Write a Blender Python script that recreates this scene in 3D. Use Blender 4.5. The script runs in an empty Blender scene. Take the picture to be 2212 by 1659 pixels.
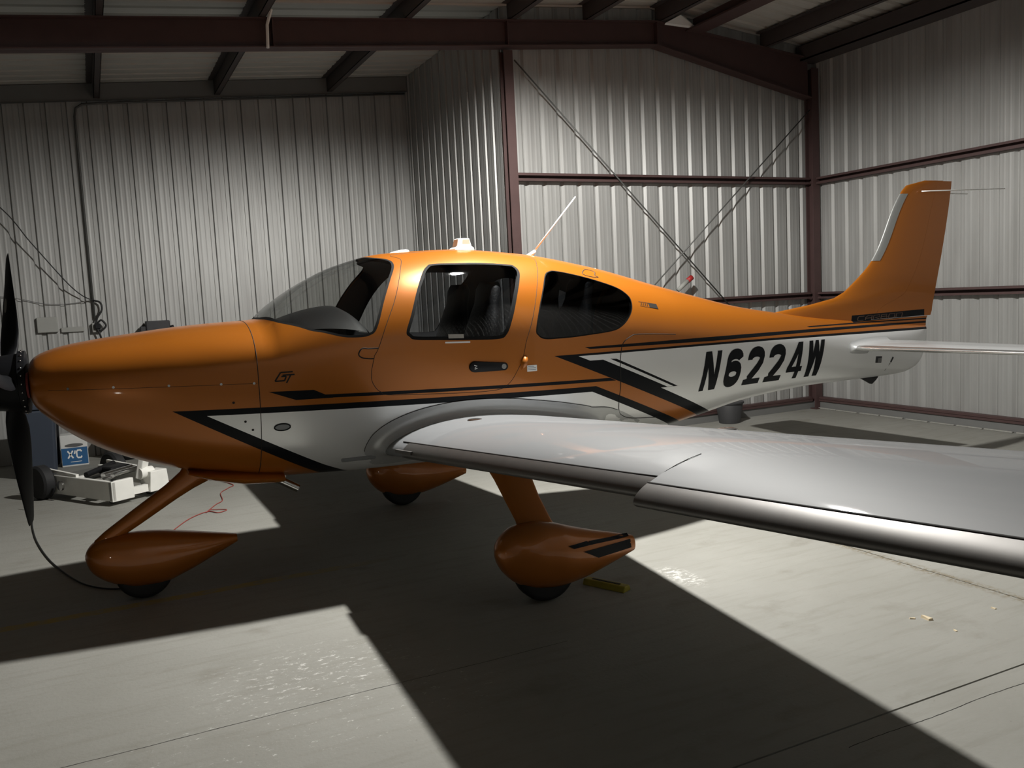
import bpy, bmesh, math, random
from mathutils import Vector, Matrix
from mathutils.geometry import delaunay_2d_cdt
random.seed(7)
S = bpy.context.scene
COL = S.collection
R = math.radians
PI = math.pi

# ------------------------------------------------------------------ camera
def set_camera(loc, yaw, pitch, roll, fpx):
    cy, sy, cp, sp = math.cos(yaw), math.sin(yaw), math.cos(pitch), math.sin(pitch)
    f = Vector((sy * cp, cy * cp, sp)); r = Vector((cy, -sy, 0)); u = r.cross(f)
    r2 = r * math.cos(roll) + u * math.sin(roll); u2 = -r * math.sin(roll) + u * math.cos(roll)
    cam = bpy.data.cameras.new('camera'); o = bpy.data.objects.new('camera', cam); COL.objects.link(o)
    o.matrix_world = Matrix(((r2.x, u2.x, -f.x, loc[0]), (r2.y, u2.y, -f.y, loc[1]), (r2.z, u2.z, -f.z, loc[2]), (0, 0, 0, 1)))
    cam.sensor_width = 36; cam.sensor_fit = 'HORIZONTAL'; cam.lens = fpx / 2212 * 36
    cam.clip_start = .05; cam.clip_end = 200
    S.camera = o
set_camera((-.167, -5.858, 1.792), R(25.69), R(-5.8966), R(-2.8827), 1869.8)
PSI = R(-1.554)                 # heading of the airplane in the hangar
# ------------------------------------------------------------------ world, exposure, lamp
W = bpy.data.worlds.new('night'); S.world = W; W.use_nodes = True
W.node_tree.nodes['Background'].inputs[0].default_value = (.35, .42, .5, 1)
W.node_tree.nodes['Background'].inputs[1].default_value = .0006
S.view_settings.view_transform = 'Standard'; S.view_settings.look = 'None'
S.view_settings.gamma = 1; S.view_settings.use_curve_mapping = False
S.view_settings.exposure = 0.0
LAMP = (2.97, -.43, 4.46)
def light(name, kind, loc, energy, color, **kw):
    l = bpy.data.lights.new(name, kind); l.energy = energy; l.color = color
    for k, v in kw.items(): setattr(l, k, v)
    o = bpy.data.objects.new(name, l); COL.objects.link(o); o.location = loc
    return o
light('high_bay_light', 'SPOT', LAMP, 1900, (1.0, .985, .94), spot_size=R(178), spot_blend=.30, shadow_soft_size=.085)
light('work_lamp_light', 'POINT', (-1.80, -3.88, .30), 4.5, (1.0, .93, .82), shadow_soft_size=.045)

# ------------------------------------------------------------------ materials
MATS = {}
def mat(name, color, rough=.5, metal=0.0, coat=0.0, coat_rough=.05, bump=None, var=None, emit=None, spec=None):
    if name in MATS: return MATS[name]
    m = bpy.data.materials.new(name); m.use_nodes = True
    nt = m.node_tree; b = nt.nodes['Principled BSDF']
    b.inputs['Base Color'].default_value = (*color, 1)
    b.inputs['Roughness'].default_value = rough; b.inputs['Metallic'].default_value = metal
    b.inputs['Coat Weight'].default_value = coat; b.inputs['Coat Roughness'].default_value = coat_rough
    if spec is not None: b.inputs['Specular IOR Level'].default_value = spec
    if emit:
        b.inputs['Emission Color'].default_value = (*emit[0], 1); b.inputs['Emission Strength'].default_value = emit[1]
    tc = nt.nodes.new('ShaderNodeTexCoord')
    sc, am = var or (9.0, .06)
    n = nt.nodes.new('ShaderNodeTexNoise'); n.inputs['Scale'].default_value = sc; n.inputs['Detail'].default_value = 4
    nt.links.new(tc.outputs['Object'], n.inputs['Vector'])
    mr = nt.nodes.new('ShaderNodeMapRange'); mr.inputs['To Min'].default_value = 1 - am; mr.inputs['To Max'].default_value = 1 + am
    nt.links.new(n.outputs['Fac'], mr.inputs['Value'])
    mx = nt.nodes.new('ShaderNodeMix'); mx.data_type = 'RGBA'; mx.blend_type = 'MULTIPLY'; mx.inputs['Factor'].default_value = 1
    mx.inputs[6].default_value = (*color, 1); nt.links.new(mr.outputs['Result'], mx.inputs[7])
    nt.links.new(mx.outputs[2], b.inputs['Base Color'])
    if bump:
        n2 = nt.nodes.new('ShaderNodeTexNoise'); n2.inputs['Scale'].default_value = bump[0]; n2.inputs['Detail'].default_value = 5
        nt.links.new(tc.outputs['Object'], n2.inputs['Vector'])
        bp = nt.nodes.new('ShaderNodeBump'); bp.inputs['Strength'].default_value = bump[1]; bp.inputs['Distance'].default_value = .01
        nt.links.new(n2.outputs['Fac'], bp.inputs['Height']); nt.links.new(bp.outputs['Normal'], b.inputs['Normal'])
    MATS[name] = m
    return m
SILVER = (.82, .83, .835); ORANGE = (.40, .122, .010); BLACKP = (.008, .009, .011)
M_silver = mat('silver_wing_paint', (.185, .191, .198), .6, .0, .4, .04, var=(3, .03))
M_tailsilver = mat('silver_tail_paint', (.50, .51, .515), .35, .3, .4, .04, var=(3, .03))
M_orange = mat('orange_pearl_paint', ORANGE, .40, .35, .6, .05, var=(3, .03))
M_blackp = mat('black_paint', BLACKP, .35, 0, .05, spec=.1)
M_rubber = mat('rubber', (.012, .012, .013), .7)
M_seal = mat('window_seal_black', (.006, .006, .006), .75, spec=.15)
M_seam = mat('panel_gap', (.012, .009, .007), .8)
M_deice = mat('deice_titanium', (.15, .143, .136), .45, .7, var=(14, .12))
M_metal = mat('polished_steel', (.62, .62, .61), .18, 1.0)
M_white = mat('white_gloss', (.80, .79, .76), .3)
M_prop = mat('prop_black', (.006, .0065, .008), .5, spec=.2)
M_lining = mat('cabin_lining', (.035, .036, .038), .7)
M_leather = mat('seat_leather', (.012, .012, .013), .5, bump=(60, .2))
M_glare = mat('glareshield', (.016, .016, .017), .42)
M_steelred = mat('red_oxide_steel', (.070, .038, .036), .62, var=(6, .18), bump=(30, .1))
M_purlin = mat('purlin_steel', (.055, .044, .043), .6, var=(6, .15))
M_tirered = mat('red_foam', (.16, .02, .02), .8)
M_plasticblack = mat('black_plastic', (.010, .010, .011), .5, spec=.2)
M_binblue = mat('blue_grey_plastic', (.035, .045, .065), .5)
M_bucket = mat('dark_grey_plastic', (.045, .045, .047), .55)
M_tug = mat('white_enamel', (.86, .85, .80), .38, var=(8, .1))
M_tugdeck = mat('grey_deck', (.13, .13, .12), .6)
M_yellow = mat('yellow_paint', (.30, .25, .025), .6, var=(20, .25))
M_card = mat('white_cardboard', (.62, .62, .60), .7)
M_blue = mat('blue_print', (.02, .10, .24), .6)
M_cable = mat('cable_black', (.012, .012, .012), .6)
M_redcord = mat('red_cord', (.28, .05, .04), .7)
M_greybox = mat('grey_box', (.30, .30, .28), .6)
M_darkbox = mat('dark_metal_box', (.022, .022, .025), .5)
M_conduit = mat('galvanised_conduit', (.10, .10, .095), .5, .3)
M_grout = mat('grout', (.30, .295, .27), .85, var=(30, .3))
M_wood = mat('wood_chip', (.62, .52, .36), .8)
M_insul = mat('white_insulation', (.75, .75, .74), .7)
M_lens = mat('lamp_lens', (.9, .9, .9), .4, emit=((1, .98, .94), 12))
M_beaconlens = mat('beacon_lens', (.62, .40, .31), .3)
M_foot = mat('grey_sheet', (.16, .16, .155), .6)

def glass(name, tint, gloss=.09):
    m = bpy.data.materials.new(name); m.use_nodes = True; nt = m.node_tree; nt.nodes.clear()
    out = nt.nodes.new('ShaderNodeOutputMaterial'); tr = nt.nodes.new('ShaderNodeBsdfTransparent'); gl = nt.nodes.new('ShaderNodeBsdfGlossy')
    tr.inputs[0].default_value = (*tint, 1); gl.inputs['Roughness'].default_value = .02; gl.inputs[0].default_value = (.9, .9, .9, 1)
    lw = nt.nodes.new('ShaderNodeLayerWeight'); lw.inputs[0].default_value = .5
    pw = nt.nodes.new('ShaderNodeMath'); pw.operation = 'POWER'; pw.inputs[1].default_value = 5; nt.links.new(lw.outputs['Facing'], pw.inputs[0])
    fr = nt.nodes.new('ShaderNodeMath'); fr.operation = 'MULTIPLY_ADD'; fr.inputs[1].default_value = .5; fr.inputs[2].default_value = .03; nt.links.new(pw.outputs[0], fr.inputs[0])
    mx = nt.nodes.new('ShaderNodeMixShader')
    nt.links.new(fr.outputs[0], mx.inputs[0]); nt.links.new(tr.outputs[0], mx.inputs[1]); nt.links.new(gl.outputs[0], mx.inputs[2])
    nt.links.new(mx.outputs[0], out.inputs[0])
    return m
M_glass_ws = glass('windshield_acrylic', (.62, .63, .62))
M_glass_dr = glass('door_window_acrylic', (.50, .51, .52))
M_glass_rr = glass('rear_window_tinted_acrylic', (.16, .17, .18))

def wall_mat():
    m = bpy.data.materials.new('galvalume_wall_sheet'); m.use_nodes = True; nt = m.node_tree; b = nt.nodes['Principled BSDF']
    b.inputs['Metallic'].default_value = .3; b.inputs['Roughness'].default_value = .5
    g = nt.nodes.new('ShaderNodeNewGeometry')
    mp = nt.nodes.new('ShaderNodeMapping'); mp.inputs['Scale'].default_value = (3, 3, .35); nt.links.new(g.outputs['Position'], mp.inputs[0])
    n = nt.nodes.new('ShaderNodeTexNoise'); n.inputs['Scale'].default_value = 2.2; n.inputs['Detail'].default_value = 7; nt.links.new(mp.outputs[0], n.inputs['Vector'])
    n2 = nt.nodes.new('ShaderNodeTexNoise'); n2.inputs['Scale'].default_value = 40; n2.inputs['Detail'].default_value = 3; nt.links.new(g.outputs['Position'], n2.inputs['Vector'])
    r = nt.nodes.new('ShaderNodeValToRGB'); r.color_ramp.elements[0].position = .3; r.color_ramp.elements[1].position = .72
    r.color_ramp.elements[0].color = (.325, .322, .311, 1); r.color_ramp.elements[1].color = (.405, .405, .394, 1)
    nt.links.new(n.outputs['Fac'], r.inputs[0])
    mx = nt.nodes.new('ShaderNodeMix'); mx.data_type = 'RGBA'; mx.blend_type = 'MULTIPLY'; mx.inputs['Factor'].default_value = .25
    nt.links.new(r.outputs[0], mx.inputs[6]); nt.links.new(n2.outputs['Color'], mx.inputs[7])
    nt.links.new(r.outputs[0], b.inputs['Base Color'])
    return m
M_wall = wall_mat()
M_roof = mat('roof_sheet', (.50, .49, .455), .55, .1, var=(4, .08))

def floor_mat():
    m = bpy.data.materials.new('hangar_concrete'); m.use_nodes = True; nt = m.node_tree; b = nt.nodes['Principled BSDF']
    b.inputs['Roughness'].default_value = .78; b.inputs['Specular IOR Level'].default_value = .3
    g = nt.nodes.new('ShaderNodeNewGeometry'); P = g.outputs['Position']
    def noise(scale, sc3=(1, 1, 1), detail=6, rough=.6):
        mp = nt.nodes.new('ShaderNodeMapping'); mp.inputs['Scale'].default_value = sc3; nt.links.new(P, mp.inputs[0])
        n = nt.nodes.new('ShaderNodeTexNoise'); n.inputs['Scale'].default_value = scale; n.inputs['Detail'].default_value = detail
        n.inputs['Roughness'].default_value = rough; nt.links.new(mp.outputs[0], n.inputs['Vector']); return n.outputs['Fac']
    def ramp(fac, p0, p1, c0=0, c1=1):
        r = nt.nodes.new('ShaderNodeMapRange'); r.inputs[1].default_value = p0; r.inputs[2].default_value = p1
        r.inputs[3].default_value = c0; r.inputs[4].default_value = c1; nt.links.new(fac, r.inputs[0]); return r.outputs[0]
    def mth(op, a, bb):
        n = nt.nodes.new('ShaderNodeMath'); n.operation = op
        for i, v in enumerate((a, bb)):
            if isinstance(v, (int, float)): n.inputs[i].default_value = v
            elif v is not None: nt.links.new(v, n.inputs[i])
        return n.outputs[0]
    def mixc(fac, a, c):
        n = nt.nodes.new('ShaderNodeMix'); n.data_type = 'RGBA'; nt.links.new(fac, n.inputs[0])
        if isinstance(a, tuple): n.inputs[6].default_value = (*a, 1)
        else: nt.links.new(a, n.inputs[6])
        n.inputs[7].default_value = (*c, 1); return n.outputs[2]
    def near(cx, cy, rx, ry):
        s = nt.nodes.new('ShaderNodeSeparateXYZ'); nt.links.new(P, s.inputs[0])
        dx = mth('DIVIDE', mth('SUBTRACT', s.outputs[0], cx), rx); dy = mth('DIVIDE', mth('SUBTRACT', s.outputs[1], cy), ry)
        d = mth('SQRT', mth('ADD', mth('MULTIPLY', dx, dx), mth('MULTIPLY', dy, dy)), None)
        return ramp(d, .35, 1.0, 1, 0)
    col = mixc(ramp(noise(.55), .35, .68), (.245, .240, .214), (.305, .301, .275))
    col = mixc(ramp(noise(5, (.35, 3, 1)), .5, .75, 0, .5), col, (.200, .192, .163))        # broom streaks along the slab
    col = mixc(ramp(noise(2.6, (.8, 1, 1), 8), .58, .70, 0, .45), col, (.18, .168, .14))     # old stains
    col = mixc(ramp(noise(38), .66, .74, 0, .5), col, (.14, .13, .11))                     # grit
    for cx, cy, rx, ry, th in ((.62, -1.72, .6, .45, .56), (.95, -2.15, .7, .5, .60), (2.99, -1.58, .11, .26, .50), (.3, -2.2, .8, .45, .60)):
        f = mth('MULTIPLY', near(cx, cy, rx, ry), ramp(noise(21, (.8, 1.5, 1), 6, .8), th, th + .06))
        col = mixc(mth('MULTIPLY', f, .75), col, (.66, .65, .62))                           # dried white residue
    s = nt.nodes.new('ShaderNodeSeparateXYZ'); nt.links.new(P, s.inputs[0])
    # worn yellow taxi line
    d = mth('ABSOLUTE', mth('SUBTRACT', s.outputs[1], -.14), None)
    col = mixc(mth('MULTIPLY', mth('MULTIPLY', ramp(d, .04, .05, 1, 0), ramp(s.outputs[0], .6, 1.6, 1, 0)), ramp(noise(9), .35, .6, .15, .8)), col, (.40, .28, .05))
    # crumbled dirt along the cross joint
    d = mth('ABSOLUTE', mth('SUBTRACT', mth('ADD', s.outputs[0], mth('MULTIPLY', noise(5), .07)), 4.295), None)
    col = mixc(mth('MULTIPLY', ramp(d, .014, .065, 1, 0), ramp(noise(30, (1, 1, 1), 8, .75), .44, .56, 0, .85)), col, (.17, .14, .09))
    nt.links.new(col, b.inputs['Base Color'])
    bp = nt.nodes.new('ShaderNodeBump'); bp.inputs['Strength'].default_value = .25; bp.inputs['Distance'].default_value = .01
    nt.links.new(noise(45), bp.inputs['Height']); nt.links.new(bp.outputs[0], b.inputs['Normal'])
    return m
M_floor = floor_mat()

# ------------------------------------------------------------------ mesh helpers
def link(o, parent=None):
    COL.objects.link(o)
    if parent is not None: o.parent = parent
    return o
def obj(name, verts, faces, m, parent=None, smooth=False, normals=None):
    me = bpy.data.meshes.new(name); me.from_pydata([tuple(v) for v in verts], [], faces); me.validate(); me.update()
    if m: me.materials.append(m)
    if smooth:
        for p in me.polygons: p.use_smooth = True
    if normals: me.normals_split_custom_set_from_vertices(normals)
    return link(bpy.data.objects.new(name, me), parent)
def tag(o, label=None, cat=None, group=None, kind=None):
    if label: o['label'] = label
    if cat: o['category'] = cat
    if group: o['group'] = group
    if kind: o['kind'] = kind
    return o
def empty(name, loc=(0, 0, 0), rz=0):
    o = bpy.data.objects.new(name, None); o.location = loc; o.rotation_euler = (0, 0, rz); o.empty_display_size = .2
    return link(o)
class MB:
    def __init__(s): s.v = []; s.f = []
    def add(s, vs, fs):
        n = len(s.v); s.v += [tuple(v) for v in vs]; s.f += [[i + n for i in f] for f in fs]; return s
    def box(s, x0, x1, y0, y1, z0, z1):
        return s.add([(x0,y0,z0),(x1,y0,z0),(x1,y1,z0),(x0,y1,z0),(x0,y0,z1),(x1,y0,z1),(x1,y1,z1),(x0,y1,z1)],
                     [(0,3,2,1),(4,5,6,7),(0,1,5,4),(1,2,6,5),(2,3,7,6),(3,0,4,7)])
    def bar(s, a, b, w, h, up=(0,0,1)):
        a, b = Vector(a), Vector(b); d = (b - a).normalized(); up = Vector(up)
        r = d.cross(up).normalized() * (w / 2); u = r.cross(d).normalized() * (h / 2)
        vs = [p + i * r + j * u for p in (a, b) for i, j in ((-1,-1),(1,-1),(1,1),(-1,1))]
        return s.add(vs, [(0,1,2,3),(7,6,5,4),(0,4,5,1),(1,5,6,2),(2,6,7,3),(3,7,4,0)])
    def tube(s, pts, rad, n=8, cap=True):
        pts = [Vector(p) for p in pts]; rings = []
        rad = rad if isinstance(rad, (list, tuple)) else [rad] * len(pts)
        t0 = (pts[1] - pts[0]).normalized(); ref = Vector((0,0,1)) if abs(t0.z) < .9 else Vector((1,0,0))
        a = t0.cross(ref).normalized()
        for i, p in enumerate(pts):
            t = (pts[min(i+1, len(pts)-1)] - pts[max(i-1, 0)])
            t = t.normalized() if t.length > 1e-9 else t0
            a = (a - t * a.dot(t)); a = a.normalized() if a.length > 1e-6 else t.orthogonal().normalized()
            b = t.cross(a)
            rings.append([p + (a * math.cos(k*2*PI/n) + b * math.sin(k*2*PI/n)) * rad[i] for k in range(n)])
        base = len(s.v)
        for r in rings: s.v += [tuple(q) for q in r]
        for i in range(len(rings)-1):
            for k in range(n):
                s.f.append([base+i*n+k, base+i*n+(k+1)%n, base+(i+1)*n+(k+1)%n, base+(i+1)*n+k])
        if cap:
            s.f.append([base+k for k in range(n)][::-1]); s.f.append([base+(len(rings)-1)*n+k for k in range(n)])
        return s
    def loft(s, rings, closed=True, cap0=True, cap1=True):
        n = len(rings[0]); base = len(s.v)
        for r in rings: s.v += [tuple(q) for q in r]
        for i in range(len(rings)-1):
            for k in range(n if closed else n-1):
                s.f.append([base+i*n+k, base+i*n+(k+1)%n, base+(i+1)*n+(k+1)%n, base+(i+1)*n+k])
        if cap0: s.f.append([base+k for k in range(n)][::-1])
        if cap1: s.f.append([base+(len(rings)-1)*n+k for k in range(n)])
        return s
    def lathe(s, prof, origin=(0,0,0), axis='z', n=24):
        rings = []
        for r, h in prof:
            ring = []
            for k in range(n):
                c, q = math.cos(2*PI*k/n)*r, math.sin(2*PI*k/n)*r
                ring.append({'z': (c, q, h), 'x': (h, c, q), 'y': (q, h, c)}[axis])
            rings.append([tuple(Vector(v) + Vector(origin)) for v in ring])
        return s.loft(rings)
    def build(s, name, m, parent=None, smooth=False, auto=None, fix=True):
        o = obj(name, s.v, s.f, m, parent, smooth)
        if fix:
            bm = bmesh.new(); bm.from_mesh(o.data); bmesh.ops.recalc_face_normals(bm, faces=bm.faces); bm.to_mesh(o.data); bm.free()
        if auto is not None:
            for p in o.data.polygons: p.use_smooth = True
            o.data.set_sharp_from_angle(angle=R(auto))
        return o
def bevel(o, w, seg=2):
    md = o.modifiers.new('bevel', 'BEVEL'); md.width = w; md.segments = seg; md.limit_method = 'ANGLE'; md.angle_limit = R(40)
    return o
def crom(pts, closed=False, n=6):
    pts = [Vector(p) for p in pts]; out = []; m = len(pts)
    for i in range(m if closed else m - 1):
        p0 = pts[(i-1) % m] if closed or i > 0 else pts[0]; p1 = pts[i]; p2 = pts[(i+1) % m]
        p3 = pts[(i+2) % m] if closed or i + 2 < m else pts[-1]
        for k in range(n):
            t = k / n
            out.append(.5 * ((2*p1) + (-p0+p2)*t + (2*p0-5*p1+4*p2-p3)*t*t + (-p0+3*p1-3*p2+p3)*t**3))
    if not closed: out.append(pts[-1])
    return out
def pchip(xs, ys):
    n = len(xs); h = [xs[i+1]-xs[i] for i in range(n-1)]; d = [(ys[i+1]-ys[i])/h[i] for i in range(n-1)]
    m = [d[0]] + [0]*(n-2) + [d[-1]]
    for i in range(1, n-1):
        if d[i-1]*d[i] > 0:
            w1 = 2*h[i]+h[i-1]; w2 = h[i]+2*h[i-1]; m[i] = (w1+w2)/(w1/d[i-1]+w2/d[i])
    def f(x):
        if x <= xs[0]: return ys[0]
        if x >= xs[-1]: return ys[-1]
        lo, hi = 0, n-1
        while hi-lo > 1:
            k = (lo+hi)//2
            if xs[k] <= x: lo = k
            else: hi = k
        t = (x-xs[lo])/h[lo]; a = 1-t
        return (1+2*t)*a*a*ys[lo]+t*a*a*h[lo]*m[lo]+t*t*(3-2*t)*ys[hi]-t*t*a*h[lo]*m[hi]
    return f

# ================================================================== THE HANGAR
YB, YW, XR, XC, YN = 6.38, 3.2, 8.93, 4.26, -6.75       # back wall, tail-bay wall, end wall, bay corner, near wall
RIDGE = 6.28
def roof_z(x): return 4.47 + .081*x if x < RIDGE else 4.979 - .105*(x-RIDGE)     # underside of the purlins
PUR = .19
# floor slabs
fl = MB().box(-7, 9.4, -7.2, 7.2, -.25, -.03).build('floor', M_floor); tag(fl, kind='structure')
for x0, x1, ys in ((-7, 4.26, (-7.2, -3.43, 7.2)), (4.268, 9.4, (-7.2, 7.2))):
    for y0, y1 in zip(ys, ys[1:]): MB().box(x0, x1, y0+.005, y1-.005, -.03, 0).build('slab', M_floor, fl)
for x0, x1, yc in ((-3.0, 1.9, -2.07), (2.3, 4.2, -3.545)):            # hairline cracks
    v = []; n = 90
    for i in range(n+1):
        x = x0+(x1-x0)*i/n; j = .004*math.sin(i*.21)+.0012*random.uniform(-1, 1); w_ = .0012+.0009*random.random()
        v += [(x, yc+j-w_, .0006), (x, yc+j+w_, .0006)]
    obj('crack', v, [(2*i, 2*i+2, 2*i+3, 2*i+1) for i in range(n)], M_seam, fl)
# ribbed wall sheets; the ribs stand outwards, so they are grooves from inside
PITCH = .2333
STEEP = ((-.034, 0), (-.022, .033), (.022, .033), (.034, 0)); FLARED = ((-.036, 0), (-.008, .027), (.008, .027), (.036, 0))
STIFF = ((.066, 0), (.080, -.0016), (.088, -.0016), (.102, 0), (.132, 0), (.146, -.0016), (.154, -.0016), (.168, 0))
def rib_profile(s0, s1, phase, rib=STEEP):
    pts = [(s0, 0)]
    k = math.floor((s0-phase)/PITCH)-1
    while phase + k*PITCH < s1 + PITCH:
        c = phase + k*PITCH
        for ds, d in rib + STIFF:
            if s0 < c+ds < s1: pts.append((c+ds, d))
        k += 1
    pts.append((s1, 0)); return pts
def wall(name, org, dirv, out, length, phase, ztop, rib=STEEP, zb=0.0):
    org, dirv, out = Vector(org), Vector(dirv), Vector(out)
    root = obj(name, [tuple(org + dirv*s + out*(.05) + Vector((0,0,z))) for s, z in ((0, zb), (length, zb), (length, ztop(org+dirv*length)), (0, ztop(org)))], [(0,1,2,3)], M_foot)
    tag(root, kind='structure')
    s = (phase+PITCH/2) % PITCH - PITCH*3
    while s < length - .01:
        e = min(length, s + 4*PITCH)
        pr = rib_profile(max(0, s), e + (.02 if e < length else 0), phase, rib)
        v = []; f = []
        for q, d in pr:
            p = org + dirv*q + out*(d + (.0012 if q > e else 0))
            v += [(p.x, p.y, zb), (p.x, p.y, ztop(p))]
        for i in range(len(pr)-1): f.append((2*i, 2*i+2, 2*i+3, 2*i+1))
        obj('panel', v, f, M_wall, root)
        s += 4*PITCH
    return root
zt = lambda p: roof_z(p.x) + PUR
w_back = wall('wall_back', (-5.2, YB, 0), (1,0,0), (0,1,0), XC+5.2, .244+5.2, lambda p: roof_z(p.x)+PUR)
w_ret = wall('wall_return', (XC, YW, 0), (0,1,0), (1,0,0), YB-YW, .055, zt)
w_side = wall('wall_side', (XC, YW, 0), (1,0,0), (0,1,0), XR-XC, 4.506-XC, zt, FLARED)
w_side2 = wall('wall_near_side', (XC, -YW, 0), (1,0,0), (0,-1,0), XR-XC, .2, zt)
w_ret2 = wall('wall_near_return', (XC, YN, 0), (0,1,0), (1,0,0), -YW-YN, .1, zt)
w_near = wall('wall_near', (-5.2, YN, 0), (1,0,0), (0,-1,0), XC+5.2, .1, zt)
w_right = wall('wall_right', (XR, -YW, 0), (0,1,0), (1,0,0), 2*YW, .27+YW, zt, FLARED)
# girts (cold-formed channels) on the tail-bay walls
def girt(par, a, b, zc, h, inn, m=M_steelred, name='girt'):
    a, b, inn = Vector(a), Vector(b), Vector(inn)
    mb = MB(); d = .085
    def sl(z0, z1, d0, d1):
        p = [a+inn*d0, b+inn*d0, b+inn*d1, a+inn*d1]
        mb.add([(q.x,q.y,z0) for q in p]+[(q.x,q.y,z1) for q in p], [(0,3,2,1),(4,5,6,7),(0,1,5,4),(1,2,6,5),(2,3,7,6),(3,0,4,7)])
    sl(zc-h/2, zc+h/2, .004, .012); sl(zc+h/2-.004, zc+h/2, .012, d); sl(zc-h/2, zc-h/2+.004, .012, d); sl(zc-h/2, zc-h/2+.028, d, d+.004)
    sl(zc+h/2-.028, zc+h/2, d, d+.004)
    return mb.build(name, m, par)
for z in (3.122, 1.575):
    girt(w_side, (XC+.1, YW, 0), (XR-.14, YW, 0), z, .09, (0,-1,0))
    girt(w_right, (XR, -YW+.1, 0), (XR, YW-.14, 0), z-.005, .09, (-1,0,0))
girt(w_side, (XC+.1, YW, 0), (XR-.14, YW, 0), .135, .06, (0,-1,0), name='base_channel')
girt(w_right, (XR, -YW+.1, 0), (XR, YW-.14, 0), .135, .06, (-1,0,0), name='base_channel')
o = MB().box(XC+.1, XR, YW-.07, YW-.003, .001, .10).build('baseboard_side', M_foot); tag(o, kind='structure')
o = MB().box(XR-.07, XR-.003, -YW, YW, .001, .10).build('baseboard_right', M_foot); tag(o, kind='structure')
for i in range(11):                                          # crumbling pale grout at the foot of the end wall
    y0 = -.85 + i*.36; L = .30 + .055*random.random()
    bevel(MB().box(XR-.105, XR-.073, y0, y0+L, 0, .014+.01*random.random()).build('grout', M_grout, o), .006)
# flashing strip over the back wall, following the roof
o = obj('trim_1', [(-5.2,YB-.02,roof_z(-5.2)-.03),(XC-.01,YB-.02,roof_z(XC)-.03),(XC-.01,YB-.02,roof_z(XC)+PUR-.004),(-5.2,YB-.02,roof_z(-5.2)+PUR-.004),
    (-5.2,YB-.05,roof_z(-5.2)-.03),(XC-.01,YB-.05,roof_z(XC)-.03)], [(0,1,2,3),(4,5,1,0)], M_foot); tag(o, kind='structure')
# roof: sheets between the purlins, ribs running down the slope
roof = obj('ceiling', [(-5.6,-7.1,roof_z(-5.6)+PUR+.06),(RIDGE,-7.1,roof_z(RIDGE)+PUR+.06),(RIDGE,6.7,roof_z(RIDGE)+PUR+.06),(-5.6,6.7,roof_z(-5.6)+PUR+.06),
    (9.1,-7.1,roof_z(9.1)+PUR+.06),(9.1,6.7,roof_z(9.1)+PUR+.06)], [(0,1,2,3),(1,4,5,2)], M_roof); tag(roof, kind='structure')
y = -6.74
while y < 6.6:
    pr = rib_profile(y, min(6.66, y+4*PITCH), -6.74+.1)
    for xa, xb in ((-5.5, RIDGE), (RIDGE, 9.05)):
        v = []; f = []
        for q, d in pr:
            for x in (xa, xb): v.append((x, q, (roof_z(x) if x != RIDGE else 4.979) + PUR + d*.9 + .004))
        for i in range(len(pr)-1): f.append((2*i, 2*i+1, 2*i+3, 2*i+2))
        obj('roof_panel', v, f, M_roof, roof)
    y += 4*PITCH
def purlin(xr, name='purlin', h=PUR, fl_=.07, y0=-6.7, y1=6.35, m=M_purlin):
    zb = roof_z(xr); s = -1
    mb = MB().box(xr-fl_, xr, y0, y1, zb, zb+.006).box(xr-fl_, xr-fl_+.006, y0, y1, zb, zb+h).box(xr-2*fl_, xr-fl_, y0, y1, zb+h-.008, zb+h-.002).box(xr-.006, xr, y0, y1, zb, zb+.025)
    return mb.build(name, m, roof)
for x in (-4.3, -2.8, -1.3, .19, 1.64, 3.15): purlin(x)
for x in (4.38, 5.36, 6.38): purlin(x, y1=3.1 if x > 4.3 else 6.35)
purlin(8.02, y1=3.1, y0=-3.1)
mb = MB().box(6.72, 6.99, -3.1, 3.05, roof_z(6.99)-.01, roof_z(6.99)+.01).box(6.84, 6.86, -3.1, 3.05, roof_z(6.99), roof_z(6.99)+.15); mb.build('ridge_beam', M_steelred, roof)
mb = MB().box(8.62, XR-.01, -3.15, 3.15, 4.68, 4.70).box(8.62, 8.63, -3.15, 3.15, 4.68, 4.87); mb.build('eave_strut', M_purlin, roof)
# steel frame
def icolumn(x0, x1, y0, y1, z1, label):
    root = empty('steel_column', ((x0+x1)/2, (y0+y1)/2, 0)); tag(root, label, 'column')
    dx, dy = (x1-x0)/2, (y1-y0)/2
    MB().box(-dx, dx, -dy, -dy+.012, .012, z1).build('flange', M_steelred, root); MB().box(-dx, dx, dy-.012, dy, .012, z1).build('flange', M_steelred, root)
    MB().box(-.006, .006, -dy+.012, dy-.012, .012, z1).build('web', M_steelred, root)
    MB().box(-dx-.03, dx+.03, -dy-.03, dy-.0, 0, .012).build('base_plate', M_steelred, root)
    return root
icolumn(4.225, 4.335, 3.06, 3.185, 4.50, 'dark red steel column at the corner of the bay, behind the cabin roof')
icolumn(8.785, 8.905, 3.05, 3.185, 4.60, 'dark red steel column in the far corner beside the tail fin')
root = empty('rafter_beam', (0, 3.09, 0)); tag(root, 'dark red steel roof beam crossing the whole hangar overhead', 'beam')
bt = lambda x: roof_z(x)-.002
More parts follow.
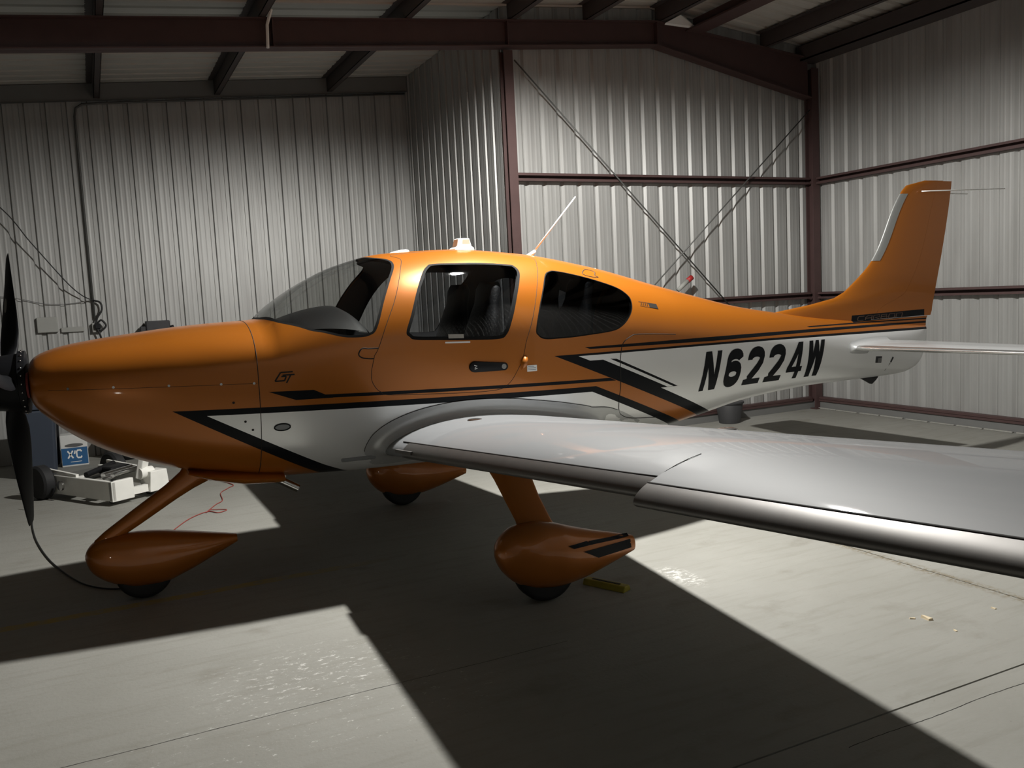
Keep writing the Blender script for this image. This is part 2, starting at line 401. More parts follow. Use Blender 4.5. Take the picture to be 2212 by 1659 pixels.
def rafter(x0, x1, d0, d1):
    v = []
    for x, d in ((x0, d0), (x1, d1)):
        v.append((x, bt(x), bt(x)-d))
    (xa, ta, ba), (xb, tb, bb) = v
    MB().add([(xa,-.005,ba),(xb,-.005,bb),(xb,-.005,tb),(xa,-.005,ta),(xa,.005,ba),(xb,.005,bb),(xb,.005,tb),(xa,.005,ta)],
             [(0,1,2,3),(4,7,6,5),(0,4,5,1),(3,2,6,7),(1,5,6,2),(0,3,7,4)]).build('web', M_steelred, root)
    for za, zb_, t in ((ta, tb, -.012), (ba, bb, .012)):
        MB().add([(xa,-.08,za),(xb,-.08,zb_),(xb,.08,zb_),(xa,.08,za),(xa,-.08,za+t),(xb,-.08,zb_+t),(xb,.08,zb_+t),(xa,.08,za+t)],
                 [(0,1,2,3),(4,7,6,5),(0,4,5,1),(3,2,6,7),(1,5,6,2),(0,3,7,4)]).build('flange', M_steelred, root)
rafter(-5.3, 6.28, .285, .285); rafter(6.28, 8.75, .285, .52)
for x in (-2.0, 1.7, 4.27, 6.28): MB().box(x-.006, x+.006, -.078, .078, bt(x)-.275, bt(x)-.014).build('stiffener', M_steelred, root)
# bracing rods, tag on the rod
def rod(a, b, label):
    o = MB().tube([a, b], .0085, 8).build('brace_rod', M_conduit, None, True); tag(o, label, 'rod', 'wall bracing rods'); return o
rod((4.36, 3.075, 4.40), (7.35, 3.09, 1.50), 'thin steel bracing rod sloping down to the right across the ribbed wall')
rod((8.74, 3.045, 4.05), (5.95, 3.05, 1.655), 'thin steel bracing rod sloping down to the left from the corner column')
r = empty('turnbuckle_tag', (6.60, 3.02, 1.83)); tag(r, 'small grey tag with a red end hanging at the crossing rods', 'tag')
o = MB().tube([(-.13,0,-.09), (.02,0,.02)], [.026,.03], 10).build('sleeve', M_greybox, r, True)
o = MB().tube([(.02,0,.02), (.09,0,.065)], [.032,.034], 10).build('red_end', mat('red_plastic', (.35,.02,.02), .5), r, True)
# odds on the beam
mb = MB(); mb.add([(6.36,2.98,4.925),(6.80,2.98,4.915),(6.66,2.98,5.03),(6.60,2.98,5.035),(6.36,2.96,4.94),(6.80,2.95,4.93),(6.66,2.97,5.04),(6.58,2.95,5.05)],
   [(0,1,2,3),(7,6,5,4),(0,4,5,1),(1,5,6,2),(2,6,7,3),(3,7,4,0)]); o = mb.build('insulation_flap', M_insul); tag(o, 'torn white insulation flap showing above the roof beam near the ridge', 'insulation')
o = MB().tube([(1.63,2.985,4.30),(1.64,2.985,4.52),(1.69,2.99,4.67)], [.016,.016,.018], 6).build('white_strip', M_white); tag(o, 'short white plastic strip hanging down across the roof beam', 'strip')
# high-bay lamp over the airplane
r = empty('high_bay_lamp', (LAMP[0], LAMP[1], LAMP[2])); tag(r, 'round high-bay lamp hanging under the roof above the airplane', 'lamp')
MB().lathe([(.02,.10),(.15,.10),(.17,.06),(.17,.012),(.155,.012),(.02,.03)], n=32).build('housing', M_plasticblack, r, auto=40)
MB().lathe([(.0005,.022),(.15,.020),(.15,.024),(.0005,.026)], n=32).build('lens', M_lens, r)
MB().tube([(0,0,.10),(0,0,.40)], .012, 8).build('hanger', M_conduit, r)
r = empty('work_lamp', (-1.80,-3.88,0)); tag(r, 'small work lamp standing low on the floor, left of the camera', 'lamp')
MB().lathe([(.001,.0),(.11,.0),(.11,.02),(.02,.03),(.015,.19),(.03,.20),(.03,.235),(.001,.235)], n=20).build('stand', M_plasticblack, r, auto=40)
MB().tube([(0,.1,.012),(-.3,.5,.008),(-1.2,.8,.008)], .006, 6).build('cord', M_cable, r)

# ================================================================== THE AIRPLANE
AIR = empty('airplane', (0,0,0), PSI)
tag(AIR, 'orange and silver four-seat single-propeller airplane parked in the hangar', 'airplane')
ST=[(-.500,1.545,1.290,.300,1.42,2.4,2.4),(-.485,1.563,1.262,.345,1.42,2.4,2.4),(-.44,1.588,1.205,.385,1.42,2.4,2.3),(-.34,1.618,1.105,.43,1.42,2.4,2.2),
(-.17,1.645,.985,.485,1.42,2.4,2.2),(.03,1.668,.888,.53,1.42,2.4,2.2),(.30,1.694,.795,.58,1.42,2.4,2.3),(.55,1.707,.735,.615,1.43,2.4,2.4),
(.79,1.714,.695,.64,1.44,2.4,2.5),(.86,1.775,.688,.647,1.44,2.35,2.5),(1.09,1.928,.675,.665,1.45,2.2,2.5),(1.37,2.050,.662,.682,1.46,2.15,2.5),
(1.67,2.114,.655,.69,1.47,2.15,2.5),(2.14,2.131,.65,.685,1.47,2.15,2.5),(2.65,2.091,.65,.645,1.46,2.15,2.5),(3.22,1.985,.652,.555,1.42,2.15,2.4),
(3.85,1.815,.675,.425,1.35,2.15,2.3),(4.20,1.722,.722,.355,1.32,2.1,2.2),(4.71,1.596,.810,.275,1.27,2.1,2.2),(5.15,1.520,.850,.22,1.23,2.1,2.2),
(5.50,1.465,.868,.182,1.2,2.1,2.2),(6.00,1.405,.872,.14,1.17,2.1,2.2),(6.28,1.372,.874,.115,1.16,2.1,2.2),(6.60,1.340,.885,.085,1.15,2.1,2.2),
(6.78,1.322,.935,.062,1.15,2.1,2.2),(6.88,1.310,1.03,.038,1.18,2.1,2.2),(6.93,1.304,1.17,.016,1.235,2.1,2.2)]
FT = [pchip([s[0] for s in ST], [s[k] for s in ST]) for k in range(1, 7)]
_sec = {}
def sec(x):
    k = round(x, 5)
    if k not in _sec: _sec[k] = [f(x) for f in FT]
    return _sec[k]
def fpoint(x, t):
    zt_, zb_, w, zw, nu, nl = sec(x); c, s = math.cos(t), math.sin(t)
    n = nu if s >= 0 else nl; h = zt_-zw if s >= 0 else zw-zb_
    return Vector((x, w*(-1 if c < 0 else 1)*abs(c)**(2/n), zw + h*(-1 if s < 0 else 1)*abs(s)**(2/n)))
def fnormal(x, t):
    e = 4e-3; a = fpoint(min(6.93, x+e), t)-fpoint(max(-.5, x-e), t); b = fpoint(x, t+e)-fpoint(x, t-e)
    n = b.cross(a); n = -n if n.length > 1e-12 else Vector((0,0,1))
    n.normalize(); p = fpoint(x, t)
    if n.y*p.y + n.z*(p.z-sec(x)[3]) < 0: n = -n
    return n
def yat(x, z):
    zt_, zb_, w, zw, nu, nl = sec(x)
    q, n = ((z-zw)/(zt_-zw), nu) if z >= zw else ((z-zw)/(zw-zb_), nl)
    return w*max(0.0, 1-abs(q)**n)**(1/n)
def tof(x, y, z):                       # surface angle of a point on the skin
    zt_, zb_, w, zw, nu, nl = sec(x)
    q, n = ((z-zw)/(zt_-zw), nu) if z >= zw else ((z-zw)/(zw-zb_), nl)
    a = min(1, abs(y/w))**(n/2); b = min(1, abs(q))**(n/2)*(1 if q >= 0 else -1)
    t = math.atan2(b, -a if y < 0 else a)
    return t + 2*PI if t < -PI/2 else t
def side(x, z, off=0.0, s=-1):
    y = yat(x, z); p = Vector((x, s*y, z))
    return p + fnormal(x, tof(x, s*y, z))*off if off else p
# ---- livery as polygons in side view (x, z), painted in order
POLY = [('k', [(.221,1.221),(3.031,1.120),(3.88,.77),(4.30,.60),(4.3,.4),(1.6,.4),(.922,.805)]),
 ('s', [(.41,1.178),(2.985,1.083),(3.69,.79),(4.1,.62),(4.1,.45),(1.75,.45),(1.098,.78)]),
 ('k', [(2.652,1.364),(6.99,1.294),(6.99,.4),(5.05,.4),(4.125,.772),(3.145,1.165)]),
 ('s', [(2.855,1.346),(6.99,1.272),(6.99,1.2),(3.071,1.304),(2.955,1.307)]),
 ('s', [(3.071,1.304),(6.99,1.21),(6.99,.9),(3.713,1.043)]),
 ('s', [(3.627,1.043),(6.99,.95),(6.99,.4),(5.2,.4),(4.237,.798)]),
 ('k', [(3.134,1.305),(3.194,1.300),(3.82,1.039),(3.776,1.040)]),
 ('k', [(2.91,1.404),(6.99,1.348),(6.99,1.332),(4.19,1.354),(2.957,1.388)]),
 ('k', [(5.332,1.397),(6.99,1.378),(6.99,1.366),(5.36,1.386)]),
 ('k', [(5.97,1.452),(6.91,1.462),(6.91,1.398),(5.96,1.390)]),
 ('k', [(.759,1.292),(1.021,1.283),(1.134,1.225),(.915,1.230)]),
 ('k', [(1.0,1.252),(3.137,1.168),(3.199,1.142),(1.97,1.192),(1.0,1.231)])]
def livery():
    m = bpy.data.materials.new('airplane_livery'); m.use_nodes = True; nt = m.node_tree; b = nt.nodes['Principled BSDF']
    tc = nt.nodes.new('ShaderNodeTexCoord'); tc.object = AIR
    sp = nt.nodes.new('ShaderNodeSeparateXYZ'); nt.links.new(tc.outputs['Object'], sp.inputs[0])
    X, Z = sp.outputs[0], sp.outputs[2]
    def mth(op, *a):
        n = nt.nodes.new('ShaderNodeMath'); n.operation = op
        for i, v in enumerate(a):
            if isinstance(v, (int, float)): n.inputs[i].default_value = v
            else: nt.links.new(v, n.inputs[i])
        return n.outputs[0]
    cur = None; curm = None; curs = None
    for kind, pts in POLY:
        cx = sum(p[0] for p in pts)/len(pts); cz = sum(p[1] for p in pts)/len(pts); f = None
        for i in range(len(pts)):
            (x0, z0), (x1, z1) = pts[i], pts[(i+1) % len(pts)]
            a, c = z1-z0, -(x1-x0); L = math.hypot(a, c); a /= L; c /= L; d = a*x0+c*z0
            if a*cx+c*cz-d < 0: a, c, d = -a, -c, -d
            e = mth('MULTIPLY_ADD', X, a, mth('MULTIPLY_ADD', Z, c, -d))
            f = e if f is None else mth('MINIMUM', f, e)
        msk = mth('GREATER_THAN', f, 0.0)
        mx = nt.nodes.new('ShaderNodeMix'); mx.data_type = 'RGBA'; nt.links.new(msk, mx.inputs[0])
        if cur is None: mx.inputs[6].default_value = (*ORANGE, 1)
        else: nt.links.new(cur, mx.inputs[6])
        mx.inputs[7].default_value = (*(BLACKP if kind == 'k' else SILVER), 1); cur = mx.outputs[2]
        mm = nt.nodes.new('ShaderNodeMix'); nt.links.new(msk, mm.inputs[0])
        if curm is None: mm.inputs[2].default_value = .35
        else: nt.links.new(curm, mm.inputs[2])
        mm.inputs[3].default_value = .0 if kind == 'k' else .35; curm = mm.outputs[0]
        ms = nt.nodes.new('ShaderNodeMix'); nt.links.new(msk, ms.inputs[0])
        if curs is None: ms.inputs[2].default_value = .5
        else: nt.links.new(curs, ms.inputs[2])
        ms.inputs[3].default_value = .08 if kind == 'k' else .5; curs = ms.outputs[0]
    nt.links.new(cur, b.inputs['Base Color']); nt.links.new(curm, b.inputs['Metallic']); nt.links.new(curs, b.inputs['Specular IOR Level'])
    nt.links.new(mth('MULTIPLY', curs, .5), b.inputs['Coat Weight'])
    b.inputs['Roughness'].default_value = .30; b.inputs['Coat Weight'].default_value = .25; b.inputs['Coat Roughness'].default_value = .05
    return m
M_livery = livery()

# ---- skin: one constrained triangulation of the (x, t) sheet, cut into cowl, body, doors, glass and seals
KT = .65
def loop_near(pts, n=6): return [(p.x, p.y) for p in crom([(x, tof(x, y, z), 0) for x, y, z in pts], True, n)]
def mirror(lp): return [(x, PI-t) for x, t in lp][::-1]
def inset(lp, d):
    q = [(x, t*KT) for x, t in lp]; n = len(q); A = sum(q[i][0]*q[(i+1)%n][1]-q[(i+1)%n][0]*q[i][1] for i in range(n))
    s = 1 if A > 0 else -1; out = []
    for i in range(n):
        (x0, y0), (x1, y1) = q[i-1], q[(i+1) % n]; dx, dy = x1-x0, y1-y0; L = math.hypot(dx, dy) or 1
        out.append((q[i][0]-s*dy/L*d, (q[i][1]+s*dx/L*d)/KT))
    return out
ws_near = [(.811,-.226,1.715),(.868,-.483,1.693),(1.008,-.604,1.647),(1.11,-.636,1.619),(1.216,-.658,1.588),(1.313,-.668,1.579),(1.384,-.671,1.588),
           (1.433,-.664,1.63),(1.506,-.601,1.792),(1.582,-.506,1.922),(1.640,-.411,2.003),(1.652,-.342,2.042),(1.631,-.285,2.064),(1.56,-.176,2.080)]
lp = [(x, tof(x, y, z)) for x, y, z in ws_near]
full = [(.797, PI/2)] + lp + [(1.535, PI/2)] + [(x, PI-t) for x, t in lp[::-1]]
L_ws = [(p.x, p.y) for p in crom([(x, t, 0) for x, t in full], True, 5)]
L_dw = loop_near([(1.613,-.68,1.594),(1.63,-.685,1.561),(1.667,-.687,1.541),(1.82,-.687,1.529),(1.982,-.686,1.518),(2.226,-.681,1.508),(2.296,-.676,1.535),(2.349,-.659,1.629),(2.418,-.6,1.778),
    (2.488,-.507,1.902),(2.508,-.455,1.95),(2.492,-.415,1.984),(2.444,-.404,1.999),(2.119,-.41,2.018),(1.909,-.405,2.019),(1.854,-.429,2.001),(1.805,-.482,1.958),(1.726,-.584,1.84),(1.658,-.655,1.697)])
L_rw = loop_near([(2.521,-.654,1.551),(2.535,-.656,1.51),(2.577,-.652,1.485),(2.669,-.643,1.479),(2.862,-.617,1.481),(3.153,-.564,1.497),(3.265,-.538,1.529),(3.345,-.508,1.588),(3.393,-.473,1.652),
    (3.405,-.433,1.719),(3.374,-.41,1.765),(3.307,-.394,1.808),(3.158,-.389,1.861),(3.006,-.391,1.903),(2.817,-.401,1.942),(2.752,-.421,1.94),(2.702,-.46,1.915),(2.644,-.539,1.832),(2.57,-.618,1.694)])
L_dr = loop_near([(1.70,-.20,2.094),(1.718,-.311,2.06),(1.689,-.404,2.011),(1.585,-.593,1.817),(1.494,-.662,1.649),(1.428,-.683,1.506),(1.395,-.683,1.443),(1.376,-.681,1.373),(1.373,-.678,1.316),(1.391,-.675,1.271),
    (1.425,-.672,1.236),(1.506,-.671,1.208),(1.97,-.666,1.178),(2.216,-.661,1.175),(2.301,-.662,1.21),(2.364,-.667,1.291),(2.421,-.668,1.41),(2.501,-.646,1.62),(2.596,-.545,1.834),(2.682,-.384,1.98),(2.70,-.24,2.045),(2.45,-.17,2.10),(2.1,-.155,2.118)])
loops = {'windshield': L_ws, 'windshield_in': inset(L_ws, .016)}
for k, l, d in (('doorwin', L_dw, .020), ('rearwin', L_rw, .008), ('door', L_dr, None)):
    loops[k+'_n'] = l; loops[k+'_f'] = mirror(l)
    if d: loops[k+'_n_in'] = inset(l, d); loops[k+'_f_in'] = mirror(loops[k+'_n_in'])
X_COWL = .708
gx = [-.5, -.4925, -.485, -.46, -.44, -.41]; x = -.37
while x < 6.80:
    gx.append(x); x += .045
gx += [6.82, 6.86, 6.9, 6.93, X_COWL]; gx = sorted(set(round(v, 4) for v in gx))
gx = [v for v in gx if v == X_COWL or abs(v-X_COWL) > .01]
NT = 88; gt = [-PI/2 + 2*PI*i/NT for i in range(NT+1)]
co = []; idx = {}
for i, x in enumerate(gx):
    for j, t in enumerate(gt): idx[i, j] = len(co); co.append(Vector((x, t*KT)))
edges = []
ic = gx.index(X_COWL)
for j in range(NT): edges.append((idx[ic, j], idx[ic, j+1]))
for lp in loops.values():
    b0 = len(co); n = len(lp)
    for x, t in lp: co.append(Vector((x, t*KT)))
    for i in range(n): edges.append((b0+i, b0+(i+1) % n))
vo, eo, fo, *_ = delaunay_2d_cdt(co, edges, [], 0, 1e-5)
def inpoly(px, py, lp):
    c = False; j = len(lp)-1
    for i in range(len(lp)):
        xi, yi = lp[i]; xj, yj = lp[j]
        if (yi > py) != (yj > py) and px < (xj-xi)*(py-yi)/(yj-yi)+xi: c = not c
        j = i
    return c
boxes = {k: (min(p[0] for p in l), max(p[0] for p in l), min(p[1] for p in l), max(p[1] for p in l)) for k, l in loops.items()}
def isin(k, x, t):
    a = boxes[k]
    return a[0] < x < a[1] and a[2] < t < a[3] and inpoly(x, t, loops[k])
regions = {}
for f in fo:
    x = sum(vo[i].x for i in f)/len(f); t = sum(vo[i].y for i in f)/len(f)/KT
    reg = None
    if isin('windshield_in', x, t): reg = 'glass_ws'
    elif isin('windshield', x, t): reg = 'seal_ws'
    else:
        for s_ in 'nf':
            if isin(f'doorwin_{s_}_in', x, t): reg = 'glass_d'+s_
            elif isin(f'doorwin_{s_}', x, t): reg = 'seal_d'+s_
            elif isin(f'rearwin_{s_}_in', x, t): reg = 'glass_r'+s_
            elif isin(f'rearwin_{s_}', x, t): reg = 'seal_r'+s_
            elif isin(f'door_{s_}', x, t): reg = 'door_'+s_
            if reg: break
    if not reg: reg = 'cowl' if x < X_COWL else 'body'
    regions.setdefault(reg, []).append(list(f))
VP = [fpoint(v.x, v.y/KT) for v in vo]; VN = [fnormal(v.x, v.y/KT) for v in vo]
def skin(name, regs, m, parent, off=0.0, xlim=None, flip=False):
    fs = [f for r in regs for f in regions[r]]
    if xlim: fs = [f for f in fs if all(xlim[0] <= vo[i].x <= xlim[1] for i in f)]
    used = sorted({i for f in fs for i in f}); mp = {i: k for k, i in enumerate(used)}
    vs = [VP[i]+VN[i]*off for i in used]; ns = [(-VN[i] if flip else VN[i]) for i in used]
    out = []
    for f in fs:
        a, b, c = (VP[i] for i in f[:3]); n = (b-a).cross(c-a); g = [mp[i] for i in f]
        if (n.dot(VN[f[0]]) < 0) != flip: g = g[::-1]
        out.append(g)
    return obj(name, vs, out, m, parent, True, [tuple(n) for n in ns])
fus = skin('fuselage', ['body'], M_livery, AIR)
cowl = skin('cowling', ['cowl'], M_livery, AIR)
door = skin('door', ['door_n'], M_livery, AIR); door_f = skin('door', ['door_f'], M_livery, AIR)
wsh = skin('windshield', ['glass_ws'], M_glass_ws, AIR); skin('windshield_seal', ['seal_ws'], M_seal, wsh)
for s_, par in (('n', door), ('f', door_f)):
    skin('window_pane', ['glass_d'+s_], M_glass_dr, par); skin('window_seal', ['seal_d'+s_], M_seal, par)
    rw = skin('rear_window', ['glass_r'+s_], M_glass_rr, AIR); skin('window_seal', ['seal_r'+s_], M_seal, rw)
skin('cabin_lining', ['body', 'door_n', 'door_f', 'seal_ws', 'seal_dn', 'seal_df', 'seal_rn', 'seal_rf'], M_lining, AIR, -.022, (.80, 3.62), True)
# end caps of the skin
obj('tail_cap', [fpoint(6.93, t) for t in gt[:-1]], [list(range(NT))], M_silver, fus)
# firewall and aft bulkhead and cabin floor close the cabin
def disc(name, x, m, par, off=.0):
    v = [fpoint(x, t)*1 for t in gt[:-1]]; c = Vector((x, 0, 1.35)); v = [c+(p-c)*(1-off) for p in v]
    return obj(name, v, [list(range(NT))], m, par)
disc('aft_bulkhead', 3.62, M_lining, AIR, .04); disc('firewall', .80, M_lining, AIR, .03)
MB().box(1.0, 3.0, -.36, .36, .90, .93).build('cabin_floor', M_lining, AIR)
# seams: thin dark gaskets sunk in the skin
def seam(pts_xt, parent, rad=.0021, closed=False, name='seam', off=-.0006, m=M_seam):
    p = [fpoint(x, t)+fnormal(x, t)*off for x, t in pts_xt]
    if closed: p.append(p[0])
    return MB().tube(p, rad, 6, not closed).build(name, m, parent, True)
seam(loops['door_n'], door, closed=True); seam(loops['door_f'], door_f, closed=True)
seam([(X_COWL, t) for t in gt], cowl, .0026)
def xz(pts, n=5, closed=False): return [(p.x, tof(p.x, -yat(p.x, p.z), p.z)) for p in crom([(x, 0, z) for x, z in pts], closed, n)]
seam(xz([(1.428,1.506),(1.37,1.507),(1.325,1.510),(1.303,1.478),(1.318,1.456),(1.358,1.446),(1.395,1.443)], 4), door, .0042, name='hinge_seam')
seam(xz([(3.79,1.432),(3.769,1.435),(3.6,1.449),(3.414,1.460),(3.345,1.454),(3.262,1.41),(3.235,1.338),(3.228,1.247),(3.24,1.1),(3.242,.99),(3.262,.91),(3.31,.865),(3.42,.83),(3.688,.801)], 5), fus, .0034, name='hatch_seam')
seam(xz([(3.055,1.913),(3.09,1.937),(3.139,1.946),(3.20,1.926),(3.17,1.90),(3.19,1.884),(3.115,1.892)], 4, True), fus, .0036, closed=True, name='baggage_vent_seam')
seam([(x, tof(x, -yat(x, z), z)) for x, z in ((-.40+.05*i, 1.388-.0018*i) for i in range(23))], cowl, .0013)
# cowl nose: flat face with air inlets, chin
MB().add([tuple(fpoint(-.5, t)) for t in gt[:-1]], [list(range(NT))]).build('nose_face', M_orange, cowl)
for x, z in ((-.30,1.392),(-.068,1.385),(.22,1.372),(.5,1.359),(.682,1.350),(.56,1.245),(.62,1.125),(.66,1.07)):
    p = side(x, z, .0005); n = fnormal(x, tof(x, p.y, z)); a = n.orthogonal().normalized(); b = n.cross(a)
    MB().add([tuple(p + (a*math.cos(k*PI/5)+b*math.sin(k*PI/5))*.0075 + n*.0006) for k in range(10)], [list(range(10))]).build('fastener', M_metal if z > 1.3 else M_seam, cowl)
rs = []
for x, hw, zc, hh in ((.30,.30,.80,.02),(.45,.34,.765,.05),(.62,.36,.735,.068),(.80,.36,.715,.06),(.862,.355,.708,.052)):
    rs.append([(x, hw*math.cos(k*2*PI/28), zc+hh*math.sin(k*2*PI/28)) for k in range(28)])
MB().loft(rs).build('air_outlet_lip', M_orange, cowl, auto=50)
for y in (-.235, .235):
    o = MB().tube([(.74,y,.715),(.84,y,.685),(.955,y,.612)], .026, 14, False).build('exhaust_pipe', M_metal, AIR, True)
for y in (-.24, .24):
    rs = [[(x, y+w*math.cos(k*2*PI/20), 1.415+h*math.sin(k*2*PI/20)) for k in range(20)] for x, w, h in ((-.503,.092,.075),(-.514,.088,.072),(-.517,.05,.04))]
    o = MB().loft(rs).build('engine_inlet_plug' , M_tirered, None if y < 0 else AIR, auto=50)
    if y < 0:
        o.rotation_euler = (0,0,PSI); tag(o, 'dark red plug filling the engine air inlet behind the black propeller hub', 'plug')
# decals that follow the skin
def stroke(pts, w, closed=False):
    pts = [Vector((p[0], p[1])) for p in pts]; n = len(pts); L = []; Rr = []
    for i in range(n):
        if closed: a, b = pts[i-1], pts[(i+1) % n]
        else: a, b = pts[max(0, i-1)], pts[min(n-1, i+1)]
        d = (b-a).normalized(); nn = Vector((-d.y, d.x))
        L.append(pts[i]+nn*w/2); Rr.append(pts[i]-nn*w/2)
    qs = []
    for i in range(n if closed else n-1): j = (i+1) % n; qs.append([L[i], Rr[i], Rr[j], L[j]])
    return qs
def seg(a, b, n=6): return [(a[0]+(b[0]-a[0])*i/n, a[1]+(b[1]-a[1])*i/n) for i in range(n+1)]
def arc(cx, cy, rx, ry, a0, a1, n=14): return [(cx+rx*math.cos(R(a0+(a1-a0)*i/n)), cy+ry*math.sin(R(a0+(a1-a0)*i/n))) for i in range(n+1)]
def quad(a, b, c, d, n=6):
    out = []
    for i in range(n):
        t, u = i/n, (i+1)/n; l = lambda p, q, s: Vector((p[0]+(q[0]-p[0])*s, p[1]+(q[1]-p[1])*s))
        out.append([l(a, d, t), l(b, c, t), l(b, c, u), l(a, d, u)])
    return out
SW = .27
GL = {'N': quad((0,0),(.27,0),(.27,1),(0,1))+quad((.73,0),(1,0),(1,1),(.73,1))+quad((.62,0),(.97,0),(.36,1),(.03,1)),
 '6': stroke([(.86,.73)]+arc(.5,.73,.365,.135,5,180,12)[1:]+seg((.135,.73),(.135,.28),5)[1:]+arc(.5,.28,.365,.145,180,360,12)[1:]+[(.865,.36)]+arc(.5,.40,.365,.15,0,180,12)[1:], SW),
 '2': stroke([(.14,.66)]+arc(.5,.72,.36,.145,180,0,12)+[(.85,.62),(.70,.46),(.48,.30),(.24,.12)], SW)+quad((0,0),(1,0),(1,.145),(0,.145),1)+quad((0,0),(.38,.0),(.45,.20),(.08,.145),1),
 '4': quad((.58,0),(.84,0),(.84,1),(.58,1))+quad((0,.19),(1.0,.19),(1.0,.33),(0,.33),1)+quad((0,.31),(.28,.31),(.84,1),(.52,1)),
 'W': quad((.12,0),(.42,0),(.24,1),(0,1))+quad((.12,0),(.36,0),(.60,1),(.40,1))+quad((.62,0),(.90,0),(.60,1),(.40,1))+quad((.62,0),(.90,0),(1,1),(.76,1))}
def glyph(name, quads, mapf, m, parent):
    v = []; f = []
    for q in quads:
        b = len(v); v += [tuple(mapf(p.x, p.y)) for p in q]; f.append((b, b+1, b+2, b+3))
    return obj(name, v, f, m, parent)
for ch, x0, x1 in (('N',4.06,4.238),('6',4.312,4.49),('2',4.548,4.738),('2',4.795,4.985),('4',5.035,5.215),('W',5.262,5.455)):
    glyph('registration_character', GL[ch], lambda u, v, x0=x0, x1=x1: side(x0+(x1-x0)*u+.055*v, .966+.308*v, .0022), M_blackp, fus)
def skinquads(name, quads, m, parent, off=.0018): return glyph(name, quads, lambda u, v: side(u, v, off), m, parent)
# small badges
def st_list(lines, w): return [q for l in lines for q in stroke(l, w)]
skinquads('engine_badge', st_list([seg((.905,1.402),(.835,1.402)), seg((.835,1.402),(.800,1.352)), seg((.800,1.352),(.855,1.352)), seg((.855,1.352),(.866,1.378)), seg((.866,1.378),(.838,1.378)), seg((.845,1.385),(.915,1.385),), seg((.893,1.385),(.865,1.338))], .0085), M_seam, fus)
skinquads('model_badge', quad((3.575,1.648),(3.66,1.632),(3.655,1.667),(3.57,1.680),1)+st_list([seg((3.478,1.664),(3.66,1.632)), seg((3.474,1.694),(3.655,1.665))], .003)+
  st_list([seg((3.49+.02*i,1.671-.0035*i),(3.50+.02*i,1.684-.0035*i),1) for i in range(4)], .006), M_seam, fus)
skinquads('placard', quad((2.437,1.276),(2.514,1.275),(2.512,1.316),(2.437,1.318),3), M_white, fus)
skinquads('placard_print', st_list([seg((2.444,1.309),(2.49,1.308)), seg((2.444,1.299),(2.505,1.298)), seg((2.444,1.288),(2.505,1.287))], .0035), mat('blue_grey_print', (.2,.24,.3), .6), fus, .0026)
skinquads('inspection_light_rim', quad((0,0),(0,0),(0,0),(0,0),1)[:0]+stroke(arc(.829,1.071,.046,.021,0,360,26), .008), M_blackp, fus, .002)
v = [side(.829+.045*math.cos(k*PI/12), 1.071+.020*math.sin(k*PI/12), .0012) for k in range(24)]; obj('inspection_light', v, [list(range(24))], mat('grey_mesh', (.20,.21,.22), .4, .6), fus)
skinquads('window_sill_strip', quad((1.86,1.505),(2.03,1.498),(2.03,1.508),(1.86,1.515),3), M_white, door, .003)
skinquads('window_label', quad((1.885,1.535),(1.99,1.530),(1.99,1.556),(1.885,1.561),3), mat('grey_label', (.36,.34,.30), .6), door, .002)
skinquads('tail_port', quad((6.165,1.015),(6.245,1.01),(6.245,1.07),(6.165,1.075),2), M_darkbox, fus)
skinquads('tail_port_cover', quad((6.192,1.018),(6.243,1.016),(6.243,1.055),(6.192,1.057),2), mat('port_grey', (.16,.16,.16), .5), fus, .003)
skinquads('static_drain', stroke([(6.40,1.05),(6.375,1.005)], .02)+stroke([(6.372,1.0),(6.32,.93)], .006), M_darkbox, fus)
# door handle with lock
mb = MB()
ring = lambda off, k: [side(x, z, off) for x, z in ([(2.055+.040*k*math.cos(R(a)), 1.3405+.036*k*math.sin(R(a))) for a in range(90, 271, 15)]+[(2.262+.028*k*math.cos(R(a)), 1.327+.026*k*math.sin(R(a))) for a in range(-90, 91, 15)])]
mb.loft([ring(-.004, 1), ring(.008, 1), ring(.012, .9)], True, False, True); hd = mb.build('handle', M_plasticblack, door, auto=50)
p = side(2.258, 1.328, .013); MB().add([tuple(p+Vector((.017*math.cos(k*PI/8), 0, .017*math.sin(k*PI/8)))) for k in range(16)], [list(range(16))]).build('lock', M_metal, door)
skinquads('handle_mark', stroke([(2.046,1.352),(2.066,1.346),(2.05,1.338),(2.068,1.330),(2.048,1.328)], .005), M_white, door, .014)
# door striker blister
mb = MB(); rs = []
for k in range(9):
    a = k/8; z = 1.385-.095*a; x = 2.425-.028*a; w = .022*math.sin(PI*min(1, .12+.88*a)**.8)+.004; d = .04*math.sin(PI*a)**.7 if 0 < a < 1 else 0
    rs.append([side(x-w, z, -.002), side(x-w*.6, z, d*.75), side(x, z, d), side(x+w*.6, z, d*.75), side(x+w, z, -.002)])
mb.loft(rs, False, False, False); mb.build('door_latch_blister', M_orange, fus, True)
